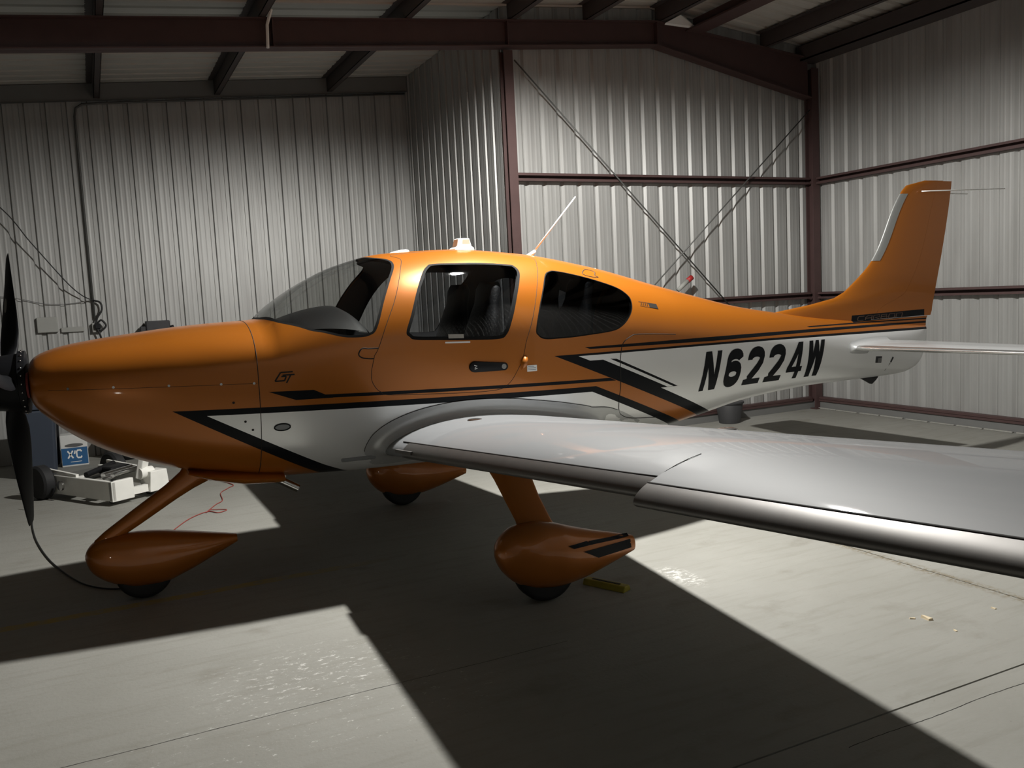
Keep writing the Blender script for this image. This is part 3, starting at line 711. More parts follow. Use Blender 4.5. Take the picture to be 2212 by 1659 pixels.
# ---- cabin furniture
v = []; f = []; NX, NY = 14, 22
for i in range(NX+1):
    a = i/NX; xx = .84+.47*a
    for j in range(NY+1):
        b = -1+2*j/NY; yl = max(.02, yat(xx, 1.60)-.035); zc = 1.665+.115*math.sin(a*1.6)
        if a < .25: yl *= .25+.75*math.sqrt(a/.25); 
        v.append((xx+.10*(b*b)*a, b*yl, zc - (.03+.15*a)*abs(b)**2.6 - (.02 if i == NX else 0)))
for i in range(NX):
    for j in range(NY): k = i*(NY+1)+j; f.append((k, k+NY+1, k+NY+2, k+1))
obj('glareshield', v, f, M_glare, AIR, True)
o = MB().box(1.22, 1.27, -.56, .56, 1.12, 1.64).build('instrument_panel', M_lining, AIR); bevel(o, .02)
def seat(x, y):
    s = MB().box(x-.30, x+.14, y-.22, y+.22, .98, 1.12).build('seat', M_leather, AIR); bevel(s, .04, 3)
    rs = []
    for z, xo, hw, ht in ((1.08,0,.22,.07),(1.3,.05,.245,.08),(1.55,.12,.24,.07),(1.68,.15,.19,.06),(1.74,.165,.16,.055),(1.84,.185,.15,.06),(1.885,.19,.11,.045)):
        rs.append([(x+.12+xo+ht*(1 if abs(math.cos(t)) < 2 else 0)*math.cos(t), y+hw*(1 if math.sin(t) >= 0 else -1)*abs(math.sin(t))**.55, z) for t in [k*2*PI/24 for k in range(24)]])
    MB().loft(rs).build('backrest', M_leather, s, auto=60)
for x, y in ((2.04,-.29),(2.04,.29),(2.78,-.26),(2.78,.26)): seat(x, y)

# ---- wings
def naca(f, t): return 5*t*(.2969*math.sqrt(f)-.1260*f-.3516*f*f+.2843*f**3-.1015*f**4)
def wing_sec(y):                         # leading edge x, trailing edge x, leading edge z, thickness ratio, droop
    a = abs(y)-.8
    xle = 1.445+.014*a; xte = 2.985-.092*a; zle = .868+.0975*a; zte = .878+.092*a; dr = 0
    return xle, xte, zle, zte, .152-.004*a
def wpt(y, f, up):
    xle, xte, zle, zte, t = wing_sec(y); c = xte-xle
    cam = .030*(1-((f-.42)/(.42 if f < .42 else .58))**2); th = naca(f, t)
    k = max(0, 1-f/.24)**1.6 if abs(y) > 3.55 else 0
    return Vector((xle+c*f-.055*k, y, zle+(zte-zle)*f+c*(cam + (th if up else -th*.70))-.020*k))
def sec_loop(y, f0, f1, n=22):
    fs = [f0+(f1-f0)*(1-math.cos(PI*i/n))/2 for i in range(n+1)]
    return [wpt(y, f, True) for f in fs[::-1]] + [wpt(y, f, False) for f in (fs[1:] if f0 == 0 else fs)]
def ystations(a, b, n, s): return [s*(a+(b-a)*i/n) for i in range(n+1)]
def build_wing(s):
    rings = [sec_loop(y, 0, .755) for y in ([s*.50]+ystations(.7, 3.548, 14, s)+ystations(3.552, 5.72, 10, s))]
    rings += [[Vector((p.x+.02, s*5.80, .6*p.z+.4*rings[-1][5].z)) for p in rings[-1]]]
    w = MB().loft(rings).build('wing', M_silver, AIR, auto=38)
    def piece(y0, y1, name, n=8, f0=.76):
        return MB().loft([sec_loop(y, f0, 1.0, 8) for y in ystations(y0, y1, n, s)]).build(name, M_silver, w, auto=38)
    piece(.74, 3.30, 'flap'); piece(3.312, 5.05, 'aileron'); piece(5.06, 5.74, 'tip_trailing_edge', 3); piece(.45, .735, 'root_trailing_edge', 3)
    def le(y0, y1, name, m, off, fu, fl_, n=10):
        rings = []
        for y in ystations(y0, y1, n, s):
            fs = [fu*(1-math.cos(PI*i/16))/2 if i < 16 else fu for i in range(17)]; up = [wpt(y, (i/9)**2*fu, True) for i in range(9, 0, -1)]; lo = [wpt(y, (i/9)**2*fl_, False) for i in range(0, 10)]
            q = up+lo; r = []
            for i, p in enumerate(q):
                d = q[min(i+1, len(q)-1)]-q[max(i-1, 0)]; nn = Vector((d.z, 0, -d.x)).normalized()
                if nn.x > 0 and i in (8, 9, 10): nn = -nn
                if i < 8 and nn.z < 0: nn = -nn
                if i > 10 and nn.z > 0: nn = -nn
                r.append(p+nn*off)
            rings.append(r)
        return MB().loft(rings, False, False, False).build(name, m, w, True)
    le(.98, 3.547, 'deice_panel', M_deice, .0025, .030, .055); le(3.553, 5.55, 'deice_panel', M_deice, .0025, .033, .06)
    for a, b in ((.86, 3.547), (3.553, 5.55)):
        MB().tube([wpt(y, .0325 if a < 2 else .0355, True)+Vector((0,0,.001)) for y in ystations(a, b, 16, s)], .0042, 6).build('deice_seam', M_seam, w, True)
        MB().tube([wpt(y, .06, False)-Vector((0,0,.001)) for y in ystations(a, b, 16, s)], .003, 6).build('deice_seam', M_seam, w, True)
    p0, p1 = wpt(s*.87, .006, True), wpt(s*1.16, .006, True)
    MB().bar(p0+Vector((-.008,0,-.012)), p1+Vector((-.008,0,-.012)), .022, .02).build('stall_strip', M_deice, w)
    MB().tube([wpt(s*3.55, f, True)+Vector((0,0,.0005)) for f in (.04,.06,.09,.13,.17)], .0010, 6).build('cuff_seam', M_seam, w, True)
    for y, f in ((1.02,.30), (2.75,.72)):
        p = wpt(s*y, f, True); o = MB().lathe([(.001,.006),(.035,.006),(.045,.003),(.047,-.003)], tuple(p), n=20).build('filler_cap', M_metal, w, auto=50)
    p = wpt(s*2.135, .31, False); mb = MB(); q = p.z-.893; mb.tube([p+Vector((0,0,.01)), p+Vector((0,0,-q+.024))], .006, 8)
    mb.tube([p+Vector((.024*math.sin(k*PI/10), 0, -q+.024*math.cos(k*PI/10))) for k in range(21)], .0065, 8, False).build('tie_down_ring', M_metal, w, True)
    for y, zf in ((2.34, .925), (4.20, 1.080)):
        p = wpt(s*y, .31, False); mb = MB(); q = p.z-zf+.012
        mb.loft([[(p.x+dx, s*y+j*hw, p.z+.006-dz*k) for j, k in ((-1,0),(1,0),(.6,1),(-.6,1))] for dx, hw, dz in ((-.07,.006,.01),(-.03,.012,q*.7),(.02,.014,q+.01),(.055,.012,q))]).build('underwing_vane', M_plasticblack, w)
    for y in (1.55, 3.72):
        p = wpt(s*y, .80, False); mb = MB()
        mb.loft([[(p.x+dx, s*y+q*hw, p.z-.004-dz*k) for q, k in ((-1,0),(1,0),(.6,1),(-.6,1))] for dx, hw, dz in ((-.14,.004,.004),(-.05,.014,.05),(.12,.016,.085),(.19,.013,.07))]).build('hinge_fairing', M_deice, w)
    # root fillet: a hollow curve from the body side out on to the wing
    ctl = [(f, False) for f in (.62,.45,.30,.18,.09,.035,.01)]+[(0, True)]+[(f, True) for f in (.008,.022,.045,.08,.13,.20,.30,.42,.55,.68,.80,.90,.965,1.0)]
    def wz(f, up, y): return wpt(s*y, f, up)
    rows = []; y0 = .60
    pts = [wz(f, u, .66) for f, u in ctl]+[Vector((3.15,0,.868)), Vector((3.32,0,.83)), Vector((3.50,0,.775))]
    for i, p in enumerate(pts):
        d = pts[min(i+1, len(pts)-1)]-pts[max(i-1, 0)]; nn = Vector((-d.z, 0, d.x)).normalized()
        if i < len(ctl):
            k = 1.0 if ctl[i][1] else max(.25, 1-ctl[i][0]*1.4); k *= 1.0 if i < len(ctl)-5 else .95
        else: k = (.75,.5,.25)[i-len(ctl)]
        ra, rb = .105*k, .105*k
        ax, az = p.x+nn.x*ra, p.z+nn.z*ra; az = max(az, .672)
        A = Vector((ax, s*(yat(ax, az)+.003), az)); yc = yat(p.x, max(.70, p.z))
        if i < len(ctl):
            Bp = wpt(s*(yc+.012+rb), *ctl[i]); Bp = Bp+nn*.0015; Cc = wpt(s*(yc-.005), *ctl[i])
        else:
            zb_ = max(.69, p.z-.06); Bp = Vector((p.x, s*(yat(p.x, zb_)+.002), zb_)); Cc = Vector((p.x, s*(yc+.004), p.z))
        A2 = A; row = []
        for j in range(11):
            t = j/10; row.append((1-t)**2*A2+2*t*(1-t)*Cc+t*t*Bp)
        rows.append(row)
    cols = [crom([r_[j] for r_ in rows], False, 4) for j in range(11)]; rows = [[c_[i] for c_ in cols] for i in range(len(cols[0]))]
    MB().loft(rows, False, False, False).build('root_fillet', M_tailsilver, w, True)
    MB().tube([r[0]+Vector((0, s*.001, 0)) for r in rows[28:-6]], .0020, 6).build('fillet_seam', M_seam, w, True)
    return w
wingL = build_wing(-1); build_wing(1)
# entry step under the body
o = MB().bar((1.20,-.455,.80), (1.42,-.475,.80), .02, .028).build('step', M_silver, AIR); bevel(o, .008)

# ---- tail
XLE = pchip([1.30,1.50,1.552,1.60,1.631,1.727,1.925,2.525,2.60,2.64,2.655], [4.6,4.95,5.35,5.72,5.84,6.0,6.24,6.60,6.675,6.78,6.95])
XTE = pchip([1.30,1.399,1.401,1.488,2.643,2.66], [6.93,6.955,6.995,7.02,7.278,7.28])
def finpt(z, f, s, off=0):
    a, b = XLE(z), XTE(z); c = b-a; t = min(.055, .055*c)*1.0
    hw = naca(f, 1)/.5*t*.55 if z > 1.7 else naca(f, 1)/.5*(.030+.010*max(0, 1.7-z)/.3)
    return Vector((a+c*f, s*(hw+off), z))
def fin_piece(name, m, z0, z1, f0, f1, n=26, nz=30, off=0, par=AIR):
    rings = []
    for i in range(nz+1):
        z = z0+(z1-z0)*i/nz
        fs = [f0+(f1-f0)*(1-math.cos(PI*k/n))/2 for k in range(n+1)]
        rings.append([finpt(z, f, -1, off) for f in fs]+[finpt(z, f, 1, off) for f in fs[::-1]])
    return MB().loft(rings).build(name, m, par, auto=50)
fin = fin_piece('vertical_fin', M_livery, 1.30, 2.652, 0, .66)
rud = fin_piece('rudder', M_livery, 1.402, 2.649, .6615, 1.0, 10)
fin_piece('tail_fairing', M_livery, 1.30, 1.398, .60, 1.0, 10, 6)
rows = []
for i in range(13):
    z = 1.93+.60*i/12; a = XLE(z); c = XTE(z)-a; row = []
    for k in range(-8, 9):
        d = (abs(k)/8)**2*.085; f = d/c; p = finpt(z, f, -1 if k < 0 else 1, .002); row.append(p-Vector((.002, 0, 0)))
    rows.append(row)
MB().loft(rows, False, False, False).build('deice_strip', mat('deice_light', (.42,.43,.42), .35, .7), fin, True)
for s in (-1, 1):
    MB().tube([(6.83,s*.045,2.548),(6.90,s*.075,2.548),(7.75,s*.20,2.556)], [.006,.0055,.004], 8).build('navigation_antenna', M_white, fin, True)
# CARBON lettering in outline strokes on the fin stripe
C6 = {'C': [[(1,1),(.1,1),(0,.8),(0,.2),(.1,0),(1,0)]], 'A': [[(0,0),(0,.7),(.3,1),(1,1),(1,0)], [(0,.42),(1,.42)]], 'R': [[(0,0),(0,1),(1,1),(1,.5),(.2,.5),(1,0)]],
      'B': [[(0,0),(0,1),(.9,1),(.9,.52),(0,.52)], [(.9,.52),(1,.4),(1,0),(0,0)]], 'O': [[(0,.1),(0,.9),(.1,1),(1,1),(1,.1),(.9,0),(0,0),(0,.1)]], 'N': [[(0,0),(0,1),(1,1),(1,0)]]}
for i, ch in enumerate('CARBON'):
    qs = [q for l in C6[ch] for q in stroke(l, .14)]
    def mp(u, v, i=i):
        xx = 6.035+.098*i+.076*u+.012*v; z0 = 1.402+(xx-6.0)*.008; z = z0+.036*v; f = (xx-XLE(z))/(XTE(z)-XLE(z))
        return finpt(z, f, -1, .0015)
    glyph('fin_letter', qs, mp, mat('carbon_letter', (.10,.055,.035), .4), fin)
def ht(s):
    def hp(y, f, up):
        a = abs(y); xle = 5.83+.09*a; c = .79-.155*a; th = naca(f, .095)
        return Vector((xle+c*f, y, 1.172+.022*f*c+.004*a + c*(th if up else -th)))
    def lp(y, f0, f1, n=18):
        fs = [f0+(f1-f0)*(1-math.cos(PI*i/n))/2 for i in range(n+1)]
        return [hp(y, f, True) for f in fs[::-1]]+[hp(y, f, False) for f in (fs[1:] if f0 == 0 else fs)]
    ys = [s*(.03+1.90*i/10) for i in range(11)]
    st = MB().loft([lp(y, 0, .62) for y in ys]).build('horizontal_stabilizer', M_tailsilver, AIR, auto=40)
    MB().loft([lp(y, .628, 1, 8) for y in [s*(.14+1.79*i/8) for i in range(9)]]).build('elevator', M_tailsilver, st, auto=40)
    rows = []
    for y in [s*(.20+1.70*i/8) for i in range(9)]:
        q = [hp(y, (k/7)**2*.05, True) for k in range(7, 0, -1)]+[hp(y, (k/7)**2*.05, False) for k in range(8)]
        rows.append([p+Vector((-.002, 0, .0018 if i < 7 else (-.0018 if i > 7 else 0))) for i, p in enumerate(q)])
    MB().loft(rows, False, False, False).build('deice_strip', mat('deice_bright', (.75,.75,.74), .22, .9), st, True)
    # root fairing
    rows = []
    for k in range(17):
        a = k/16; f = .62*(abs(a-.35)/.65 if a > .35 else (.35-a)/.35*.6)**1.6 if True else 0
        up = a > .35; p = hp(s*.12, f, up); d = Vector((-.035 if f < .05 else 0, 0, .05 if up else -.035)); x_ = p.x+d.x; z_ = p.z+d.z
        A = Vector((x_, s*(yat(x_, z_)-.001), z_)); yb = yat(p.x, p.z)+.07; Bq = hp(s*yb, f, up); Cq = Vector((p.x, s*yat(p.x, p.z), p.z))
        rows.append([(1-t)**2*A+2*t*(1-t)*Cq+t*t*Bq for t in [j/8 for j in range(9)]])
    MB().loft(rows, False, False, False).build('root_fairing', M_tailsilver, st, True)
ht(-1); ht(1)
rs = [[(x, .02*math.cos(k*PI/8), z+h*math.sin(k*PI/8)) for k in range(16)] for x, z, h in ((6.10,.875,.002),(6.16,.862,.020),(6.21,.848,.034),(6.24,.845,.036),(6.28,.860,.022),(6.30,.872,.004))]
MB().loft(rs).build('tail_skid', M_rubber, AIR, auto=60)

# ---- antennas and lights on the roof
mb = MB().tube([(2.80,0,2.062),(2.86,0,2.105)], [.022,.012], 10).build('antenna_base', M_white, AIR, True)
MB().tube([(2.85,0,2.10),(3.222,0,2.504)], [.0075,.0045], 8).build('whip_antenna', M_white, mb, True)
rs = [[(x0+(x1-x0)*a, y, z) for a, y in ((0,-w),(1,-w),(1,w),(0,w))] for x0, x1, w, z in ((2.195,2.352,.065,2.118),(2.20,2.347,.062,2.138),(2.222,2.335,.05,2.150),(2.236,2.322,.042,2.208))]
o = MB().loft(rs).build('roof_beacon', M_white, AIR); bevel(o, .006)
MB().add([(2.262,-.0495,2.152),(2.328,-.0495,2.152),(2.318,-.0438,2.199),(2.270,-.0438,2.199)], [(0,1,2,3)]).build('lens', M_beaconlens, o)
rs = []
for x, w, h in ((1.735,.004,.004),(1.76,.03,.012),(1.81,.045,.020),(1.855,.048,.022),(1.868,.046,.018)):
    zb_ = sec(x)[0]; rs.append([(x, w*math.cos(k*PI/9), zb_-.004+(h*math.sin(k*PI/9) if k <= 9 else -.012)) for k in range(10)]+[(x, -w*.9, zb_-.012),(x, w*.9, zb_-.012)])
MB().loft(rs).build('satellite_antenna', M_white, AIR, auto=60)
MB().lathe([(.001,.012),(.02,.010),(.03,0)], (3.35, 0, sec(3.35)[0]-.003), n=14).build('roof_dome', M_white, AIR, True)

# ---- propeller
HX, HZ = -.645, 1.42
hub = MB().lathe([(.001,-.345),(.03,-.335),(.075,-.28),(.12,-.19),(.155,-.08),(.168,.02),(.172,.075),(.001,.075)], (HX,0,HZ), 'x', 36).build('spinner', M_prop, AIR, auto=40)
o = MB().lathe([(.17,.078),(.186,.078),(.186,.115),(.17,.118)], (HX,0,HZ), 'x', 36).build('spinner_backplate', M_prop, AIR, auto=40)
for k in range(24):
    a = k*2*PI/24; MB().lathe([(.001,.006),(.005,.005),(.006,0)], (0,0,0), 'z', 8).build('bolt', M_metal, o, True).matrix_local = Matrix.Translation((HX+.097, math.sin(a)*.186, HZ+math.cos(a)*.186)) @ Matrix.Rotation(-a, 4, 'X')
def blade(phi):
    rs = []
    for r, ch, tw, th, sw in ((.10,.075,70,.9,0),(.17,.085,62,.75,0),(.24,.13,52,.30,-.003),(.34,.165,43,.18,-.006),(.48,.178,34,.13,-.008),(.64,.172,27,.10,-.004),(.78,.152,22,.085,-.002),(.90,.122,19,.075,.004),(.97,.098,17,.07,.008),(.995,.072,17,.07,.010)):
        ring = []; a = R(tw)
        for k in range(18):
            t = k*2*PI/18; u = math.cos(t)*ch/2+sw; v = math.sin(t)*ch*th/2
            # u along rotation (tangential), tilted forward by twist ; v thickness
            ring.append((HX + .02 - u*math.sin(a)+v*math.cos(a), u*math.cos(a)+v*math.sin(a), r))
        c, s = math.cos(phi), math.sin(phi)
        rs.append([(x, y*c+z*s, HZ+z*c-y*s) for x, y, z in ring])
    return MB().loft(rs).build('propeller_blade', M_prop, AIR, auto=50)
PHI = R(38)
bl = [blade(PHI+k*2*PI/3) for k in range(3)]
c, s = math.cos(PHI), math.sin(PHI); v = []
for k in range(16):
    y, z = .020*math.cos(k*PI/8)-.004, .58+.055*math.sin(k*PI/8); a = R(30); xx = HX+.02-y*math.sin(a)-.016
    v.append((xx, y*c*.9+z*s-.012, HZ+z*c-y*s))
obj('blade_decal', v, [list(range(16))], mat('decal_grey', (.25,.24,.22), .6), bl[0])

# ---- landing gear
def pant(y, tab, name_stripes):
    T = pchip([r[0] for r in tab], [r[1] for r in tab]); Bt = pchip([r[0] for r in tab], [r[2] for r in tab]); Wd = pchip([r[0] for r in tab], [r[3] for r in tab])
    x0, x1 = tab[0][0], tab[-1][0]; rs = []; n = 28
    for i in range(41):
        a = i/40; x = x0+(x1-x0)*(a**1.5 if a < .3 else a**1.5*(1-(a-.3)/.7)+a*((a-.3)/.7)); h = (T(x)-Bt(x))/2; zc = (T(x)+Bt(x))/2
        rs.append([(x, y+Wd(x)*(1 if math.cos(t) >= 0 else -1)*abs(math.cos(t))**.85, zc+h*(1 if math.sin(t) >= 0 else -1)*abs(math.sin(t))**.85) for t in [k*2*PI/n for k in range(n)]])
    p = MB().loft(rs).build('wheel_pant', M_orange, AIR, auto=45)
    if name_stripes:
        def on(u, v):
            h = (T(u)-Bt(u))/2; zc = (T(u)+Bt(u))/2; q = min(.999, abs((v-zc)/h))**(1/.85); return Vector((u, y-Wd(u)*math.sqrt(1-q*q)**.85-.0045, v))
        q = quad((2.232,.337),(2.267,.314),(2.402,.312),(2.366,.339),3)+quad((2.366,.339),(2.402,.315),(2.402,.309),(2.38,.327),1)+quad((2.38,.336),(2.40,.312),(2.70,.297),(2.70,.312),6)
        q += quad((2.335,.284),(2.44,.226),(2.70,.232),(2.70,.284),8)
        glyph('pant_stripe', q, on, M_blackp, p)
    return p
def tire(x, y, r, w):
    t = MB().lathe([(r*.55,-w*.42),(r*.80,-w*.5),(r*.94,-w*.42),(r,-w*.22),(r,w*.22),(r*.94,w*.42),(r*.80,w*.5),(r*.55,w*.42)], (x,y,r), 'y', 32).build('tire', M_rubber, AIR, auto=50)
    MB().lathe([(.02,-w*.40),(r*.56,-w*.36),(r*.56,w*.36),(.02,w*.40)], (x,y,r), 'y', 24).build('wheel_hub', M_metal, t, auto=40)
MT = [(1.828,.345,.318,.004),(1.84,.375,.27,.05),(1.874,.418,.205,.085),(1.963,.468,.125,.122),(2.08,.475,.085,.138),(2.2,.452,.072,.138),(2.34,.405,.088,.122),(2.46,.368,.115,.10),(2.60,.330,.155,.072),(2.735,.292,.196,.045)]
def leg(s):
    rs = []
    for k, (x, y, z, ch, th) in enumerate(((2.06,1.06,.90,.42,.10),(2.06,1.09,.83,.34,.075),(2.065,1.12,.78,.265,.058),(2.075,1.17,.70,.222,.046),(2.10,1.24,.58,.204,.042),(2.125,1.32,.47,.20,.042),(2.13,1.36,.42,.215,.06),(2.13,1.38,.38,.22,.07))):
        rs.append([(x+ch/2*math.cos(t)-.02*(math.cos(t) < 0), s*(y)+th/2*math.sin(t)*(1 if math.cos(t) < .2 else 1-.4*math.cos(t)), z) for t in [q*2*PI/24 for q in range(24)]])
    MB().loft(rs).build('gear_leg', M_orange, AIR, auto=50)
for s in (-1, 1):
    pant(s*1.41, MT, s < 0); tire(2.135, s*1.40, .185, .15); leg(s)
NTB = [(-.325,.32,.295,.004),(-.31,.355,.24,.045),(-.26,.400,.175,.085),(-.16,.425,.115,.112),(-.03,.428,.080,.125),(.09,.418,.078,.122),(.25,.388,.125,.105),(.42,.352,.198,.075),(.575,.318,.268,.038)]
pn = pant(0, NTB, False); tire(0, 0, .17, .13)
o = MB(); rs = []
for x, z, w, h in ((.40,.84,.05,.12),(.37,.775,.048,.10),(.30,.715,.044,.07),(.20,.650,.04,.058),(-.02,.515,.037,.052),(-.18,.418,.034,.044),(-.245,.378,.028,.034),(-.272,.355,.014,.014)):
    t = Vector((.42, 0, .27)).normalized(); nn = Vector((-t.z, 0, t.x))
    rs.append([Vector((x, w*math.cos(k*PI/10), z))+nn*h*math.sin(k*PI/10) for k in range(20)])
strut = o.loft(rs).build('nose_gear_strut', M_orange, AIR, auto=50)
MB().tube([(-.262,-.012,.366),(-.20,-.03,.385)], .010, 8).build('strut_bolt', M_metal, strut, True)

# ================================================================== THINGS AROUND
# wheel chock behind the near main wheel
r = empty('wheel_chock', (2.50,-1.49,0), R(-66)); tag(r, 'yellow wooden wheel chock lying behind the near main wheel', 'chock')
o = MB().loft([[(x, -.04, .0),(x, .04, .0),(x, .026, .036),(x, -.026, .036)] for x in (-.15, .15)]).build('block', M_yellow, r); bevel(o, .006)
MB().bar((-.1,0,.037),(.1,0,.037),.016,.003).build('grip_groove', M_seam, r)
# bucket in the tail bay
r = empty('plastic_bucket', (7.17,2.94,0)); tag(r, 'dark grey plastic bucket standing on the floor against the far wall', 'bucket')
MB().lathe([(.13,.0),(.135,.004),(.175,.27),(.172,.275),(.165,.27),(.128,.012),(.001,.01)], n=32).build('shell', M_bucket, r, auto=40)
MB().lathe([(.176,.255),(.186,.257),(.186,.277),(.176,.279)], n=32).build('rim', M_bucket, r, auto=40)
MB().tube([(.182*math.cos(a), .05*math.sin(a)-.16*math.sin(a), .26-.03*math.sin(a)) for a in [PI*k/14 for k in range(15)]], .004, 6).build('bail', M_metal, r, True)
# white powered tug beside the back wall
TU = empty('airplane_tug', (-.126,2.975,0), math.atan2(.853,-.522)); tag(TU, 'white low airplane tug with chrome cylinders standing behind the propeller', 'tug')
# local x: along the frame towards the back, local -y: to the right in the picture
o = MB().box(0,1.22,-.045,0,.045,.235).build('side_rail', M_tug, TU); bevel(o, .008)
o = MB().box(.10,1.15,-.62,-.575,.07,.215).build('side_rail', M_tug, TU); bevel(o, .008)
o = MB().add([(0,-.0,.04),(0,-.23,.04),(.05,-.23,.04),(.05,0,.04),(0,0,.235),(0,-.23,.235),(.05,-.23,.235),(.05,0,.235)], [(0,3,2,1),(4,5,6,7),(0,1,5,4),(1,2,6,5),(2,3,7,6),(3,0,4,7)]).build('front_plate', M_tug, TU); bevel(o, .006)
o = MB().box(.03,.08,-.40,-.23,.06,.13).build('cradle_floor', M_tug, TU)
o = MB().loft([[(x,-.62,.05),(x,-.40,.05),(x,-.42,.25),(x,-.60,.25)] for x in (0,.16)]).build('corner_post', M_tug, TU); bevel(o, .006)
o = MB().bar((.14,-.40,.18),(.05,-.44,.55),.11,.06).build('lift_arm', M_tug, TU); bevel(o, .01)
MB().tube([(.10,-.50,.235),(.10,-.36,.235)], .055, 20).build('arm_pivot', M_tug, TU, auto=40)
MB().tube([(.16,-.12,.265),(.20,-.40,.275)], .026, 14).build('chrome_cylinder', M_metal, TU, auto=40)
MB().tube([(.28,-.10,.25),(.30,-.42,.27)], .036, 14).build('chrome_cylinder', M_metal, TU, auto=40)
MB().tube([(.24,-.06,.22),(.26,-.24,.235)], .022, 12).build('chrome_cylinder', M_metal, TU, auto=40)
o = MB().box(.38,.62,-.48,-.24,.22,.30).build('motor', M_plasticblack, TU); bevel(o, .03, 3)
MB().tube([(.50,-.06,.255),(.60,-.42,.30)], .028, 12).build('strap_drum', M_plasticblack, TU, auto=40)
o = MB().box(.66,1.20,-.575,-.045,.17,.185).build('deck', M_tugdeck, TU)
MB().bar((.60,-.03,.245),(1.20,-.03,.275),.03,.03).build('grab_rail', M_tug, TU); MB().bar((.20,-.59,.22),(.98,-.59,.265),.03,.03).build('grab_rail', M_tug, TU)
MB().bar((.98,-.59,.265),(.98,-.59,.19),.035,.035).build('grab_rail', M_tug, TU); MB().bar((.64,-.05,.215),(.72,-.56,.225),.05,.025).build('cross_bar', M_tug, TU)
for y in (.075, -.70):
    t = MB().lathe([(.09,-.055),(.15,-.06),(.17,-.04),(.17,.04),(.15,.06),(.09,.055)], (1.06,y,.17), 'y', 28).build('wheel', M_rubber, TU, auto=40)
MB().lathe([(.015,.055),(.05,.05),(.05,.03),(.015,.03)], (1.06-.28,.004,.15), 'y', 16).build('axle_cap', M_metal, TU, auto=40)
for y in (-.1, -.5): MB().lathe([(.01,-.02),(.045,-.025),(.05,0),(.045,.025),(.01,.02)], (.16,y,.05), 'y', 18).build('caster', M_rubber, TU, auto=40)
# bins and boxes along the back wall
def binn(name, x, y, w, h, m, label, lid=None):
    r = empty(name, (x,y,0)); tag(r, label, 'bin')
    rs = [[(sx*w*k/2, sy*w*.9*k/2, z) for sx, sy in ((-1,-1),(1,-1),(1,1),(-1,1))] for k, z in ((.82,0),(1,h*.93))]
    bevel(MB().loft(rs).build('body', m, r), .03, 3); bevel(MB().box(-w*.54,w*.54,-w*.49,w*.49,h*.93,h).build('lid', lid or m, r), .012)
    for s in (-1, 1): MB().tube([(s*w*.5,-.06,h*.8),(s*w*.56,-.05,h*.8),(s*w*.56,.05,h*.8),(s*w*.5,.06,h*.8)], .012, 8).build('handle', m, r, True)
    return r
binn('trash_bin', -.84, 5.35, .44, .83, M_binblue, 'blue-grey plastic bin with a lid standing behind the propeller')
binn('storage_tote', -.735, 6.05, .22, .62, M_plasticblack, 'narrow black plastic tote left of the oil carton behind the blue-grey bin')
binn('storage_tote', .33, 5.95, .66, .52, M_plasticblack, 'wide black plastic tote standing right of the oil carton')
r = empty('oil_carton', (-.475,5.85,0)); tag(r, 'white and blue carton of oil standing behind the tug', 'carton')
bevel(MB().box(-.145,.145,-.12,.12,0,.38).build('carton', M_card, r), .006)
obj('label', [(-.14,-.1215,.02),(.14,-.1215,.02),(.14,-.1215,.225),(-.14,-.1215,.225)], [(0,1,2,3)], M_blue, r)
v = [(.10*math.cos(a), -.1225, .255+.022*math.sin(a)) for a in [k*2*PI/28 for k in range(28)]]; obj('carton_seal', v, [list(range(28))], mat('dark_grey_print', (.10,.10,.10), .6), r)
def flat(name, lines, w, ox, oz, sx, sz, y, m, par):
    qs = [q for l in lines for q in stroke(l, w)]; return glyph(name, qs, lambda a, b: Vector((ox+sx*a, y, oz+sz*b)), m, par)
flat('carton_lettering', [seg((0,0),(.8,1)), seg((0,1),(.8,0)), seg((1.0,.55),(1.12,.85)), seg((1.12,.85),(1.12,1)), [(2.1,.8),(1.95,1),(1.5,1),(1.35,.8),(1.35,.2),(1.5,0),(1.95,0),(2.1,.2)]], .22, -.075, .10, .072, .09, -.1225, M_white, r)
flat('carton_lettering', [seg((0,0),(1,0))], .012, -.05, .055, .12, .5, -.1225, M_white, r)
# wall fittings
o = MB().box(-.76,-.53,YB-.06,YB-.005,1.61,1.80).build('electrical_box', M_greybox); bevel(o, .008); tag(o, 'pale electrical box mounted on back wall left of the hanging cord', 'box')
o = MB().box(-.50,-.24,YB-.04,YB-.005,1.60,1.66).build('cable_tray', M_greybox); bevel(o, .006); tag(o, 'small pale cable tray on back wall below the electrical box', 'tray')
r = empty('control_box', (.60,YB-.12,1.53)); tag(r, 'dark grey control box fixed to the back wall above the nose', 'box')
bevel(MB().box(-.13,.16,-.10,.10,0,.155).build('case', M_darkbox, r), .012); bevel(MB().box(-.20,-.13,-.08,.08,0,.09).build('side_case', M_darkbox, r), .01)
MB().tube([(.16,0,.06),(.21,0,.07)], .022, 10).build('knob', M_plasticblack, r, True)
o = MB().tube([(XC-.05,YB-.04,roof_z(XC)-.06),(.2,YB-.04,roof_z(.2)-.06),(-.02,YB-.04,roof_z(0)-.07),(-.09,YB-.04,roof_z(0)-.12),(-.11,YB-.04,roof_z(0)-.22),(-.11,YB-.04,1.75)], .014, 8).build('conduit', M_conduit, None, True); tag(o, 'thin steel conduit running along back wall top then down to outlet', 'conduit')
r = empty('hanging_cord', (-.10,YB-.06,1.98)); tag(r, 'coiled black extension cord hanging from an outlet on the back wall', 'cord')
bevel(MB().box(-.05,.05,-.02,.05,-.40,-.28).build('outlet', M_greybox, r), .008)
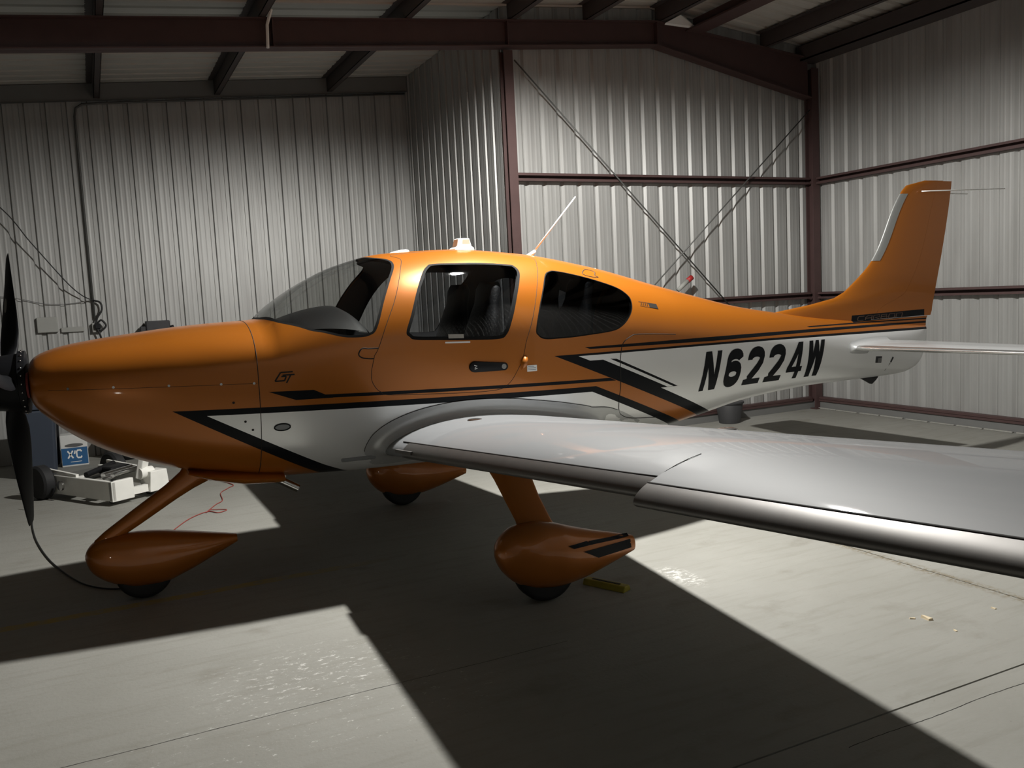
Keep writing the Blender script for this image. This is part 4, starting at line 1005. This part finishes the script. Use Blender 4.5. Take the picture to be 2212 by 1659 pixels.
MB().tube(crom([(0,0,0),(.07,-.02,-.03),(.08,-.03,-.12),(.02,-.03,-.22),(.0,-.03,-.30),(.06,-.04,-.25),(.11,-.04,-.32),(.05,-.04,-.38),(.0,-.04,-.33),(.03,-.05,-.42),(.05,-.03,-.52)], False, 6), .012, 8).build('cord', M_cable, r, True)
bevel(MB().box(-.02,.05,-.07,-.02,-.36,-.29).build('plug', M_plasticblack, r), .01)
o = MB().tube(crom([(-1.9,5.9,3.9),(-1.05,YB-.25,3.17),(-.72,YB-.2,2.70),(-.40,YB-.16,2.24),(-.24,YB-.1,2.06),(-.11,YB-.06,1.98)], False, 8), .007, 6).build('power_cable', M_cable, None, True); tag(o, 'black cable sagging across the ribbed back wall down to the outlet', 'cable')
o = MB().tube(crom([(-2.4,YB-.03,2.18),(-1.13,YB-.03,2.075),(-.65,YB-.03,1.965),(-.36,YB-.03,1.955),(-.12,YB-.03,1.985)], False, 6), .004, 6).build('thin_wire', M_conduit, None, True); tag(o, 'thin grey wire drooping level along the back wall', 'wire')
# cords on the floor
o = MB().tube(crom([(-.80,3.35,.16),(-.80,3.20,.01),(-.775,2.6,.008),(-.70,1.9,.008),(-.56,1.15,.008),(-.36,.50,.008),(-.15,.25,.008),(-.02,.20,.05)], False, 10), .0055, 6).build('tow_cord', M_cable, None, True); tag(o, 'black cord running over the floor from tug to nose wheel', 'cord')
o = MB().tube(crom([(.27,1.60,.006),(.45,1.98,.006),(.62,2.16,.006),(.70,2.06,.006),(.78,2.13,.006),(.66,2.20,.010),(.61,2.14,.006),(.72,2.40,.006),(.80,2.55,.006),(.83,2.90,.006),(.93,3.10,.006),(.99,3.26,.006),(.80,3.7,.006),(.30,4.0,.01)], False, 8), .0042, 6).build('red_string', M_redcord, None, True); tag(o, 'thin red string curling over the floor behind the nose wheel', 'string')
# wood chips on the slab
for i, (x, y, s_, lab) in enumerate(((3.618,-2.84,.032,'largest pale wood chip on the lit floor below the wing'), (3.56,-2.80,.016,'sliver of pale wood just left of the largest chip'),
    (3.60,-3.02,.013,'small pale chip nearer the camera than the largest chip'), (4.02,-2.93,.015,'small pale chip far right near the cracked floor joint'))):
    a = random.random()*3; c, s = math.cos(a), math.sin(a)
    v = [(x+(u*c-w*s)*s_, y+(u*s+w*c)*s_, z*s_*.4) for u, w, z in ((-1,-.4,0),(1,-.35,0),(.9,.4,0),(-.8,.45,0),(-.9,-.3,1),(.8,-.3,.8),(.85,.3,1.2),(-.7,.35,.7))]
    o = obj('wood_chip', v, [(0,3,2,1),(4,5,6,7),(0,1,5,4),(1,2,6,5),(2,3,7,6),(3,0,4,7)], M_wood); tag(o, lab, 'wood chip', 'wood chips on the floor')
